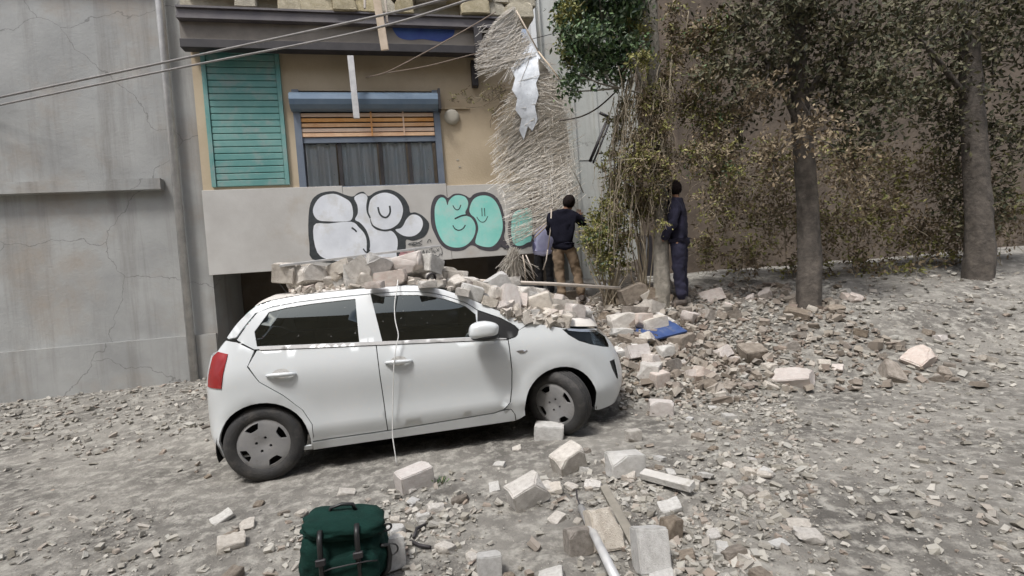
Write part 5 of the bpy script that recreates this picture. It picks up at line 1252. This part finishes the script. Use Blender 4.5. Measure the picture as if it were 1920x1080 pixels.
vine('tangle of brown stems and dry leaves hanging over the trunk in the middle right',
     stems([[(1190, 60), (1184, 120), (1176, 200), (1170, 300), (1172, 400)], [(1205, 70), (1196, 150), (1188, 230), (1198, 330)], [(1250, 150), (1238, 210), (1220, 270), (1205, 330), (1200, 380)], [(1255, 180), (1258, 260), (1250, 340)], [(1230, 250), (1250, 290), (1262, 310)], [(1175, 70), (1170, 130), (1160, 170)], [(1190, 130), (1200, 118), (1204, 145)]], VY),
     cl([(1210, 200, 30), (1235, 240, 30), (1195, 260, 28), (1215, 300, 32), (1245, 320, 26), (1190, 330, 28), (1230, 370, 22), (1195, 370, 24), (1250, 150, 22), (1240, 190, 24), (1180, 300, 18)], VY, .9, .15, 4), at(1210, 120, VY), 10, dn=5000, on=1900, size=.045)
vine('yellow green climber on the wall between the black metal bars and the trunk',
     stems([[(1180, 150), (1172, 190), (1165, 250), (1150, 320), (1140, 400)], [(1165, 210), (1150, 250), (1130, 320)], [(1150, 230), (1180, 260)]], VY+.2),
     cl([(1172, 195, 16), (1165, 225, 18), (1160, 255, 16), (1150, 290, 14), (1130, 315, 10), (1150, 340, 18), (1165, 320, 20), (1140, 225, 8)], VY+.2, .9, .15, 6), at(1175, 150, VY+.2), 20, dn=700, on=1800, size=.045)
vine('dry brown creeper hanging at the upper right beyond the trunk',
     stems([[(1262, 40), (1255, 110), (1262, 190)], [(1290, 20), (1280, 140), (1300, 260), (1290, 380)], [(1330, 30), (1335, 160), (1320, 300)]], VY+.3),
     cl([(1258, 60, 22), (1262, 110, 24), (1290, 80, 40), (1320, 150, 44), (1290, 200, 36), (1340, 230, 46), (1300, 290, 36), (1350, 320, 44), (1262, 20, 20), (1330, 60, 46)], VY+.3, .9, .3, 7), at(1290, 20, VY+.3), 30, dn=4500, on=2000, gn=900, size=.055)
rnd = random.Random(91); hang = []
for i in range(74):
    x0 = rnd.uniform(1150, 1262); y0 = rnd.uniform(90, 260); L_ = rnd.uniform(110, 320); x = x0; P_ = []
    for k in range(6):
        P_.append((x, min(545 if x < 1212 else 400, y0+L_*k/5))); x += rnd.gauss(-3, 7)
    hang.append(P_)
vine('curtain of thin pale dry vines hanging down in front of the trunk', [[at(a_, b_, 6.42+.35*((i*37) % 10)/10) for a_, b_ in P_] for i, P_ in enumerate(hang)],
     cl([(1200, 300, 40), (1230, 260, 34), (1215, 180, 30), (1180, 360, 30), (1225, 350, 26), (1240, 420, 16), (1160, 400, 24), (1250, 290, 18)], 6.55, .9, .2, 14), at(1205, 100, 6.6), 95, name='dry_vine', sr=.0065, dn=1500, on=1900, size=.042)
def shrub(label, clumps, org, sd, on=1000, dn=300, gn=0, size=.05, st=16):
    t = empty('shrub', org, 0, label, 'shrub'); rnd = random.Random(sd); q = MB()
    for i in range(st):
        c_, r = rnd.choice(clumps); e = c_+rv(rnd)*r; mid = org.lerp(e, .5)+rv(rnd)*.06
        P_ = catmull([tuple(Vector(p)-org) for p in (org+Vector((rnd.uniform(-.1, .1), rnd.uniform(-.05, .05), 0)), mid, e)], False, 4); q.tube(P_, [.011*(1-.7*k/len(P_)) for k in range(len(P_))], 5)
    o = q.build('stem', m_twig, t); o['kind'] = 'stuff'
    if on: leaves('foliage', clumps, m_olive, t, org, size, on, sd+1)
    if dn: leaves('dry_foliage', clumps, m_dryleaf, t, org, size, dn, sd+2)
    if gn: leaves('green_foliage', clumps, m_leaf, t, org, size, gn, sd+3)
    return t
o1 = at(1140, 535, 6.95); o1.z = H(o1.x, o1.y)-.03
shrub('olive green shrub growing right beside the person in the black jacket', cl([(1105, 440, 18), (1120, 410, 22), (1140, 385, 24), (1165, 365, 22), (1130, 445, 24), (1155, 420, 24), (1115, 470, 18), (1140, 480, 24), (1165, 460, 20), (1100, 460, 10), (1150, 350, 16), (1170, 495, 14), (1130, 505, 14)], 6.95, 1, .18, 8), o1, 40, on=4200, dn=500, gn=500, size=.05, st=26)
o2 = at(1205, 530, 6.9); o2.z = H(o2.x, o2.y)-.03
shrub('sparse dry shrub between the olive shrub and the trunk', cl([(1195, 400, 18), (1205, 370, 18), (1215, 395, 16), (1185, 385, 14), (1180, 440, 14)], 6.9, 1, .15, 9), o2, 50, on=700, dn=900, size=.045, st=20)
# right-hand trees and ivy beyond the photograph's strip
t1 = at(1520, 640, 6.9); t1.z = H(t1.x, t1.y)-.1
tree([t1, at(1515, 400, 7.0), at(1500, 200, 7.0), at(1490, 0, 7.0), at(1480, -200, 7.0)], [.16, .14, .12, .1, .08], 'dark trunked tree with brownish olive crown at the right of the person in navy', m=m_barkdark,
     limbs=[([at(1505, 250, 7), at(1440, 120, 6.9), at(1380, 60, 6.8)], .05), ([at(1500, 200, 7), at(1570, 100, 6.9), at(1650, 60, 6.8)], .05)],
     crowns=[('crown', cl([(1400, 40, 90), (1500, 30, 100), (1600, 60, 100), (1450, 140, 80), (1560, 170, 80), (1360, 130, 60), (1660, 150, 80), (1380, 220, 50), (1620, 250, 60), (1500, -60, 110)], 6.9, 1, .5, 3), m_darkleaf, .08, 11000, 61), ('dry_foliage', cl([(1420, 180, 60), (1520, 240, 60), (1600, 320, 60), (1450, 300, 50)], 6.8, 1, .4, 4), m_dryleaf, .07, 1400, 62)])
t2 = at(1840, 640, 7.6); t2.z = H(t2.x, t2.y)-.1
tree([t2, at(1835, 400, 7.6), at(1820, 150, 7.6), at(1815, -100, 7.6)], [.2, .17, .14, .1], 'thick dark tree at the far right in front of the earth wall', m=m_barkdark,
     limbs=[([at(1825, 200, 7.6), at(1740, 90, 7.4), at(1690, 40, 7.4)], .05)],
     crowns=[('crown', cl([(1760, 60, 110), (1860, 90, 120), (1720, 180, 80), (1800, 230, 90), (1890, 260, 90), (1830, 380, 70), (1700, 30, 90), (1900, 0, 100)], 7.5, 1, .5, 5), m_darkleaf, .085, 9000, 71)])
ivo = at(1420, 420, 8.6)
vine('brown ivy covering the earth wall behind the dark trunked tree', stems([[(1380, 300), (1400, 420), (1390, 520)], [(1480, 280), (1470, 430), (1480, 530)], [(1600, 300), (1610, 420), (1590, 540)]], 8.6),
     cl([(1360, 380, 60), (1450, 400, 66), (1550, 420, 66), (1640, 400, 66), (1400, 480, 50), (1520, 500, 50), (1620, 500, 50), (1720, 440, 60), (1330, 460, 44), (1350, 300, 60), (1460, 310, 70), (1570, 300, 70), (1680, 330, 70), (1780, 320, 70), (1800, 430, 70), (1880, 400, 70), (1700, 520, 50), (1800, 520, 60)], 8.5, 1, .25, 6), ivo, 80, name='wall_ivy', dn=11000, on=5200, size=.078)
# thin twig, dry branch and dead leafy sprays in front of the wall
pole('twig', catmull([tuple(p) for p in (at(1048, 226, 7.2), at(1085, 220, 7.1), at(1115, 206, 7.0), at(1140, 186, 6.9), at(1166, 160, 6.8))], False, 5), .011, m_barkdark, 'thin dark twig curving from the reed screen up to the tree', 'twig', 6)
pole('twig', [at(1066, 305, 7.3), at(1080, 330, 7.3), at(1094, 362, 7.25)], .009, m_bark, 'short broken twig at the right edge of the reed screen', 'twig', 6)
dso = at(930, 175, 7.75)
vine('dead leafy spray hanging on the tan wall beside the round cover', stems([[(985, 160), (940, 172), (890, 182), (840, 186)], [(950, 165), (915, 195), (875, 200)], [(955, 180), (925, 215), (918, 240)]], 7.8),
     cl([(930, 170, 20), (905, 180, 14), (945, 190, 18), (880, 185, 8), (870, 175, 6), (925, 210, 9), (850, 186, 5)], 7.8, 1, .06, 12), dso, 90, name='dead_spray', dn=100, on=150, size=.036, sr=.008)
# canes by the tree
for k, (x0, y0, x1, y1) in enumerate(((1186, 50, 1168, 165), (1198, 60, 1180, 180), (1192, 70, 1172, 175))):
    pole('cane', [at(x0, y0, 7.2), at((x0+x1)/2+2, (y0+y1)/2, 7.2), at(x1, y1, 7.2)], .014, m_palewood, ('left', 'right', 'middle')[k]+' one of the three pale canes hanging under the dark green crown', 'cane', 6)
# black metal bars leaning on the wall
mbk = empty('metal_bars', at(1120, 265, 9.6), 0, 'pair of black metal bars fixed slanting on the pale wall', 'bars')
for (x0, y0, x1, y1), nm, r in (((1137, 229, 1106, 303), 'bar', .035), ((1142, 232, 1112, 306), 'bar', .022), ((1124, 211, 1142, 220), 'cross_bar', .03), ((1120, 288, 1131, 287), 'hook', .018), ((1122, 258, 1131, 257), 'hook', .014)):
    q = MB(); q.tube([at(x0, y0, 9.6)-mbk.location, at(x1, y1, 9.6)-mbk.location], r, 6); q.build(nm, m_dark, mbk)
pole('white_wire', catmull([tuple(p) for p in (at(1214, 446, 7.6), at(1212, 470, 7.5), at(1211, 500, 7.4), at(1209, 548, 7.2))], False, 4), .009, m_cord, 'white wire hanging in front of the dark door left of the trunk', 'wire', 6)

# ------------------------------------------------------------------ people
def skin_mesh(name, joints, edges, radii, root=0, sub=2, fold=0):
    me = bpy.data.meshes.new(name); me.from_pydata([tuple(j) for j in joints], edges, []); o = bpy.data.objects.new(name+'_tmp', me); col.objects.link(o)
    o.modifiers.new('s', 'SKIN'); sd_ = o.modifiers.new('d', 'SUBSURF'); sd_.levels = sub; sd_.render_levels = sub
    if not me.skin_vertices: me.attributes.new
    lay = me.skin_vertices[0].data
    for i, r in enumerate(radii):
        lay[i].radius = r if isinstance(r, tuple) else (r, r); lay[i].use_root = (i == root)
    dg = bpy.context.evaluated_depsgraph_get(); dg.update(); m2 = bpy.data.meshes.new_from_object(o.evaluated_get(dg)); m2.name = name
    bpy.data.objects.remove(o)
    if fold:
        for v in m2.vertices: v.co += v.normal*(noise.noise(Vector((v.co.x*9, v.co.y*9, v.co.z*13)))*fold+noise.noise(Vector((v.co.x*22, v.co.y*22, v.co.z*30)))*fold*.4)
    m2.polygons.foreach_set('use_smooth', [True]*len(m2.polygons)); return m2
def person(loc, rz, label, J, top_m, leg_m, skirt=False, hat=None, beard=False):
    """J: joint name -> local position; the figure faces +Y"""
    t = empty('person', loc, rz, label, 'person')
    V = lambda k: Vector(J[k])
    names = ['pelvis', 'waist', 'chest', 'neck', 'head', 'crown', 'shoulder_l', 'elbow_l', 'wrist_l', 'shoulder_r', 'elbow_r', 'wrist_r', 'hip_l', 'knee_l', 'ankle_l', 'toe_l', 'hip_r', 'knee_r', 'ankle_r', 'toe_r']
    R0 = dict(pelvis=(.11, .08), waist=(.105, .075), chest=(.125, .085), neck=.05, head=(.075, .09), crown=(.07, .085), shoulder_l=.06, elbow_l=.045, wrist_l=.03, shoulder_r=.06, elbow_r=.045, wrist_r=.03,
              hip_l=.085, knee_l=.058, ankle_l=.04, toe_l=.035, hip_r=.085, knee_r=.058, ankle_r=.04, toe_r=.035)
    ix = {n: i for i, n in enumerate(names)}
    E_ = [('pelvis', 'waist'), ('waist', 'chest'), ('chest', 'neck'), ('neck', 'head'), ('head', 'crown'), ('chest', 'shoulder_l'), ('shoulder_l', 'elbow_l'), ('elbow_l', 'wrist_l'), ('chest', 'shoulder_r'), ('shoulder_r', 'elbow_r'), ('elbow_r', 'wrist_r'),
          ('pelvis', 'hip_l'), ('hip_l', 'knee_l'), ('knee_l', 'ankle_l'), ('ankle_l', 'toe_l'), ('pelvis', 'hip_r'), ('hip_r', 'knee_r'), ('knee_r', 'ankle_r'), ('ankle_r', 'toe_r')]
    P_ = [V(n) for n in names]; rad = [R0[n] for n in names]; ed_ = [(ix[a], ix[b]) for a, b in E_]
    for s_ in 'lr':                                              # hands: palm, four fingers, thumb
        w_ = V('wrist_'+s_); d = (w_-V('elbow_'+s_)).normalized(); sd_ = d.cross(Vector((0, 0, 1)) if abs(d.z) < .9 else Vector((0, 1, 0))).normalized(); nn = sd_.cross(d)
        palm = len(P_); P_.append(w_+d*.06); rad.append((.036, .02)); ed_.append((ix['wrist_'+s_], palm))
        for k in range(4):
            o_ = (k-1.5)*.019; ln = (.06, .072, .068, .052)[k]; a_ = len(P_); P_ += [w_+d*.095+sd_*o_, w_+d*(.095+ln*.55)+sd_*o_*1.1+nn*.012, w_+d*(.095+ln*.8)+sd_*o_*1.1+nn*.035]; rad += [.0095, .0085, .0075]; ed_ += [(palm, a_), (a_, a_+1), (a_+1, a_+2)]
        a_ = len(P_); P_ += [w_+d*.05+sd_*.04, w_+d*.085+sd_*.055+nn*.015]; rad += [.011, .009]; ed_ += [(palm, a_), (a_, a_+1)]
    body_ = link('body', skin_mesh('body', P_, ed_, rad), m_skin, t)
    # face
    h = V('head'); c_ = V('crown'); up_ = (c_-V('neck')).normalized(); f_ = Vector((0, 1, 0)); f_ = (f_-up_*f_.dot(up_)).normalized(); sx = f_.cross(up_)
    mid = h.lerp(c_, .35)
    q = MB(); q.tube([mid+f_*.085+up_*.02, mid+f_*.112-up_*.022, mid+f_*.09-up_*.03], [.010, .015, .012], 8); q.build('nose', m_skin, body_)
    for k in (-1, 1):
        blob('ear', Matrix.Translation(mid+sx*k*.082) @ Matrix.Diagonal((.012, .022, .032, 1)), m_skin, body_, 2)
        blob('eye', Matrix.Translation(mid+sx*k*.032+f_*.088+up_*.022) @ Matrix.Diagonal((.014, .008, .008, 1)), m_hair, body_, 2)
    q = MB(); q.tube([mid+f_*.09-up_*.055-sx*.022, mid+f_*.097-up_*.057, mid+f_*.09-up_*.055+sx*.022], .006, 6); q.build('mouth', m_skin, body_)
    hm = Matrix.Translation(h.lerp(c_, .52)-f_*.022+up_*.012); rot_ = Matrix((sx, f_, up_)).transposed().to_4x4()
    blob('hair' if not hat else 'cap', hm @ rot_ @ Matrix.Diagonal((.102, .118, .118, 1)), hat or m_hair, body_, 3, .05, 6)
    if beard: blob('beard', Matrix.Translation(mid+f_*.05-up_*.085) @ rot_ @ Matrix.Diagonal((.062, .055, .05, 1)), m_hair, body_, 3, .05, 6)
    # clothes
    tn = ['pelvis', 'waist', 'chest', 'neckb', 'shoulder_l', 'elbow_l', 'cuff_l', 'shoulder_r', 'elbow_r', 'cuff_r', 'hem']
    Q = {n: V(n) for n in tn if n in J}; Q['neckb'] = V('chest').lerp(V('neck'), .98); Q['cuff_l'] = V('elbow_l').lerp(V('wrist_l'), .95); Q['cuff_r'] = V('elbow_r').lerp(V('wrist_r'), .95)
    Q['hem'] = V('pelvis')+Vector((0, 0, -.13))
    rj = dict(pelvis=(.178, .135), waist=(.175, .13), chest=(.198, .158), neckb=.088, shoulder_l=.092, elbow_l=.068, cuff_l=.05, shoulder_r=.092, elbow_r=.068, cuff_r=.05, hem=(.19, .155))
    te = [('hem', 'pelvis'), ('pelvis', 'waist'), ('waist', 'chest'), ('chest', 'neckb'), ('chest', 'shoulder_l'), ('shoulder_l', 'elbow_l'), ('elbow_l', 'cuff_l'), ('chest', 'shoulder_r'), ('shoulder_r', 'elbow_r'), ('elbow_r', 'cuff_r')]
    ti = {n: i for i, n in enumerate(tn)}
    link('jacket' if top_m is m_navy else 'shirt', skin_mesh('jacket', [Q[n] for n in tn], [(ti[a], ti[b]) for a, b in te], [rj[n] for n in tn], root=1, sub=3, fold=.022), top_m, t)
    ln = ['pelvis', 'hip_l', 'knee_l', 'shin_l', 'hip_r', 'knee_r', 'shin_r', 'seat']
    Q = {n: V(n) for n in ln if n in J}; Q['shin_l'] = V('knee_l').lerp(V('ankle_l'), 1.0); Q['shin_r'] = V('knee_r').lerp(V('ankle_r'), 1.0); Q['seat'] = V('pelvis')+Vector((0, 0, .06))
    rl = dict(pelvis=(.17, .135), seat=(.165, .13), hip_l=.115, knee_l=.085, shin_l=.072, hip_r=.115, knee_r=.085, shin_r=.072)
    li = {n: i for i, n in enumerate(ln)}; le = [('pelvis', 'seat'), ('pelvis', 'hip_l'), ('hip_l', 'knee_l'), ('knee_l', 'shin_l'), ('pelvis', 'hip_r'), ('hip_r', 'knee_r'), ('knee_r', 'shin_r')]
    link('trousers', skin_mesh('trousers', [Q[n] for n in ln], [(li[a], li[b]) for a, b in le], [rl[n] for n in ln], sub=3, fold=.02), leg_m, t)
    for s_ in 'lr':
        a_, b_ = V('ankle_'+s_), V('toe_'+s_); q = MB(); q.tube([a_-(b_-a_)*.45+Vector((0, 0, -.03)), a_+Vector((0, 0, -.01)), a_.lerp(b_, .55), b_+(b_-a_)*.2], [.04, .055, .05, .03], 10); q.build('shoe', m_shoe, t)
    return t
def base_pose():
    J = dict(pelvis=(0, 0, .95), waist=(0, 0, 1.10), chest=(0, 0, 1.33), neck=(0, .01, 1.50), head=(0, .025, 1.60), crown=(0, .02, 1.70))
    for s_, k in (('l', -1), ('r', 1)):
        J['shoulder_'+s_] = (k*.19, 0, 1.42); J['elbow_'+s_] = (k*.25, 0, 1.13); J['wrist_'+s_] = (k*.26, .08, .88)
        J['hip_'+s_] = (k*.095, 0, .90); J['knee_'+s_] = (k*.105, .02, .50); J['ankle_'+s_] = (k*.11, 0, .085); J['toe_'+s_] = (k*.13, .14, .035)
    return J
# person in black jacket and khaki trousers, back to the street, hands raised in front
J = base_pose()
J.update(waist=(.0, .02, 1.10), chest=(.03, .07, 1.34), neck=(.10, .11, 1.49), head=(.135, .12, 1.575), crown=(.15, .14, 1.675), shoulder_l=(-.17, .04, 1.40), shoulder_r=(.215, .07, 1.40), elbow_l=(-.20, .20, 1.15), wrist_l=(-.04, .38, 1.24), elbow_r=(.36, .15, 1.24), wrist_r=(.33, .34, 1.42), knee_l=(-.09, .04, .5), ankle_l=(-.08, -.02, .085), toe_l=(-.09, .13, .035), hip_r=(.10, 0, .9), knee_r=(.18, .06, .5), ankle_r=(.24, .0, .085), toe_r=(.28, .13, .035))
p1 = at(1064, 566, 7.28); pp = person((p1.x, p1.y, p1.z-.02), R_(-4), 'person in black jacket and khaki trousers standing on the rubble with back turned', J, m_navy, m_khaki, hat=m_hair); pp.scale = (.93, .93, .93)
# person in a lilac shirt mostly hidden behind
J = base_pose(); J.update(chest=(.10, .12, 1.28), neck=(.2, .2, 1.42), head=(.25, .22, 1.49), crown=(.30, .24, 1.58), shoulder_l=(-.08, .1, 1.36), shoulder_r=(.29, .12, 1.36), elbow_l=(-.16, .1, 1.08), wrist_l=(-.15, .2, .86), elbow_r=(.34, .2, 1.1), wrist_r=(.3, .4, 1.05))
p2 = at(1024, 556, 8.3); pp = person((p2.x, p2.y, p2.z-.03), R_(-8), 'person in lilac shirt and dark trousers bending in the dark opening', J, m_lilac, m_char); pp.scale = (.85, .85, .85)
# person in navy right of the trunk, facing left
J = base_pose(); J.update(elbow_r=(.22, .05, 1.12), wrist_r=(.17, .17, .93), elbow_l=(-.24, .04, 1.12), wrist_l=(-.18, .19, .94), head=(0, .05, 1.58), crown=(0, .055, 1.69))
p3 = at(1284, 608, 6.75); person((p3.x, p3.y, H(p3.x, p3.y)), R_(62), 'dark haired person in navy clothes standing right of the trunk', J, m_navy2, m_navy2, beard=True)
